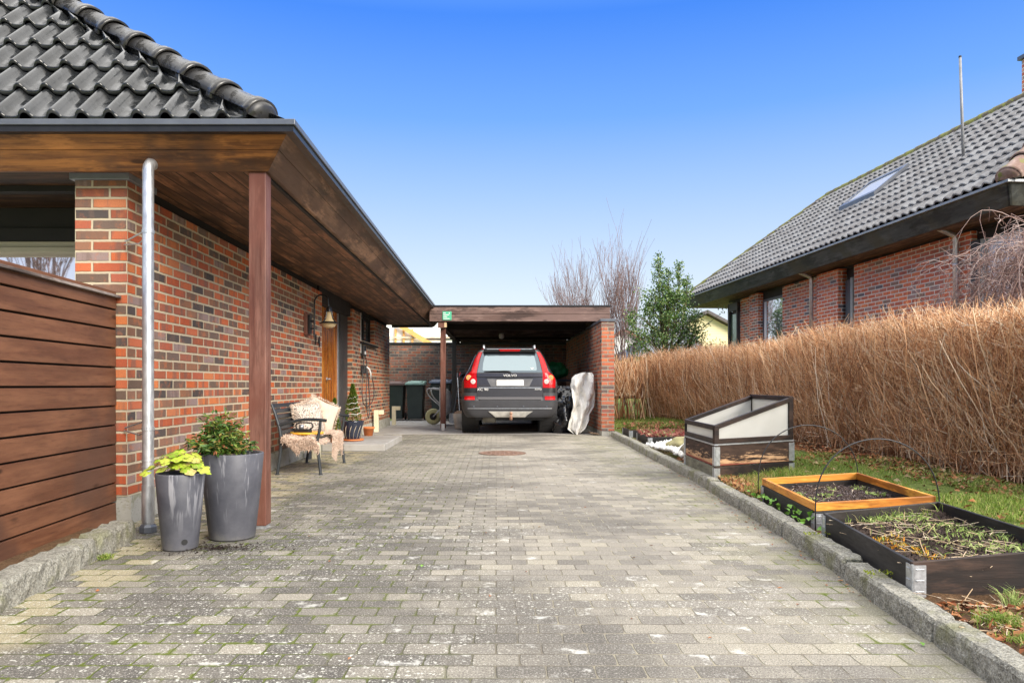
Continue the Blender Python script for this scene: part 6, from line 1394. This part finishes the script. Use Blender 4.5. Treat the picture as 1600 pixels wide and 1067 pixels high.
f.build('boards', plain('brown_fence_board',(.34,.20,.15),.8), bf); f = MB(); f.box(4.4,8.8,34.04,34.3,.3,.72); f.build('concrete_base', plain('peach_render',(.58,.44,.32),.8), bf)
lr = thing('low_rail', (5,25,0), 'low black rail along the far side of the lawn', 'rail'); f = MB(); f.box(2.9,7.5,25,25.06,.50,.60); f.build('rail', M['metal_b'], lr); f = MB()
for x in (3.2,4.7,6.2): f.box(x,x+.06,25.07,25.13,.1,.6)
f.build('rail_posts', M['metal_b'], lr)
# timber-framed building site behind the yard wall
cs = thing('timber_frame_building', (-3,28,0), 'unfinished building with white sheeting and raw orange timber studs behind the yard wall', 'building')
f = MB(); f.box(-7,-1.35,28.1,28.3,0,3.45); f.build('sheeting', plain('white_wrap',(.92,.92,.90),.6,var=.03), cs)
pin = plain('raw_orange_timber',(.80,.42,.13),.6,var=.15)
for x in (-3.86,-3.55,-3.22):
    f = MB(); f.box(x,x+.07,28.0,28.08,0,3.1); f.build('stud', pin, cs, bevel=.005)
f = MB(); f.bar((-3.75,27.9,3.28),(-2.0,27.9,2.22),.09,.17); f.build('diagonal_rafter', pin, cs)
f = MB(); f.box(-4.2,-1.4,27.95,27.98,2.74,2.80); f.build('batten', plain('pale_batten',(.75,.58,.42),.7), cs)
f = MB(); f.box(-2.75,-1.5,28.05,28.09,2.70,2.77); f.build('dark_slot', M['metal_d'], cs)

# ------------------------------------------------------------------ CAMERA, LIGHT, WORLD
cam = bpy.data.cameras.new('camera'); co = bpy.data.objects.new('camera', cam); COL.objects.link(co); SC.camera = co
co.location = (0,0,.95); co.rotation_euler = (R(90),0,0); cam.sensor_width = 36; cam.lens = 1150/1600*36; cam.shift_x = 25/1600; cam.shift_y = 68.5/1600; cam.clip_end = 3000; cam.clip_start = .05
su = bpy.data.lights.new('sun','SUN'); so_ = bpy.data.objects.new('sun', su); COL.objects.link(so_); su.energy = 2.6; su.angle = R(30); su.color = (1,.92,.80)
SEL, SAZ = 27, 140   # elevation; azimuth clockwise from +Y
d = Vector((math.sin(R(SAZ))*math.cos(R(SEL)), math.cos(R(SAZ))*math.cos(R(SEL)), math.sin(R(SEL)))); so_.rotation_euler = (-d).to_track_quat('-Z','Y').to_euler()
w = bpy.data.worlds.new('World'); SC.world = w; w.use_nodes = True; nt = w.node_tree; bg = nt.nodes['Background']; bg.inputs[1].default_value = .1
sky = nt.nodes.new('ShaderNodeTexSky'); sky.sky_type = 'NISHITA'; sky.sun_disc = False; sky.sun_elevation = R(SEL); sky.sun_rotation = R(SAZ); sky.air_density = 1; sky.dust_density = 1
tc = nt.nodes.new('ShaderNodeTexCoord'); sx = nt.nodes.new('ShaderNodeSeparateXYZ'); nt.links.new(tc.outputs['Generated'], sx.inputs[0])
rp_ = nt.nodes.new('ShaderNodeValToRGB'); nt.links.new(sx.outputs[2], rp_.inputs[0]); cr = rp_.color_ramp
E_ = .442; st = [(0,(.92*E_,.95*E_,.99*E_)),(.12,(.74*E_,.855*E_,1.0*E_)),(.25,(.39*E_,.60*E_,1.0*E_)),(.34,(.17*E_,.42*E_,1.0*E_)),(.45,(.055*E_,.26*E_,.97*E_)),(.56,(.12,.24,.52)),(.66,(.98,.97,.95)),(.8,(1.36,1.33,1.28)),(1,(1.4,1.36,1.3))]  # pale bright stops overhead are added to light the scene neutrally
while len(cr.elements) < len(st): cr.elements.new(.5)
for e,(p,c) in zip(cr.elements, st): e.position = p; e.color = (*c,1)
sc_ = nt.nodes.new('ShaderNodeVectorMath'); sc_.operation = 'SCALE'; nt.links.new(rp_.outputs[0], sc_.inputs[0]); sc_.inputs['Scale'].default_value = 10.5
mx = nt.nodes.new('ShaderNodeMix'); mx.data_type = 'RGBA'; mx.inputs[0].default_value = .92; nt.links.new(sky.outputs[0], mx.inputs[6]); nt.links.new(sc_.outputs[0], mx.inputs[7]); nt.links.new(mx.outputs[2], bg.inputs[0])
vs = SC.view_settings; vs.view_transform = 'Standard'; vs.look = 'None'; vs.exposure = 1.17; vs.gamma = 1; vs.use_curve_mapping = False
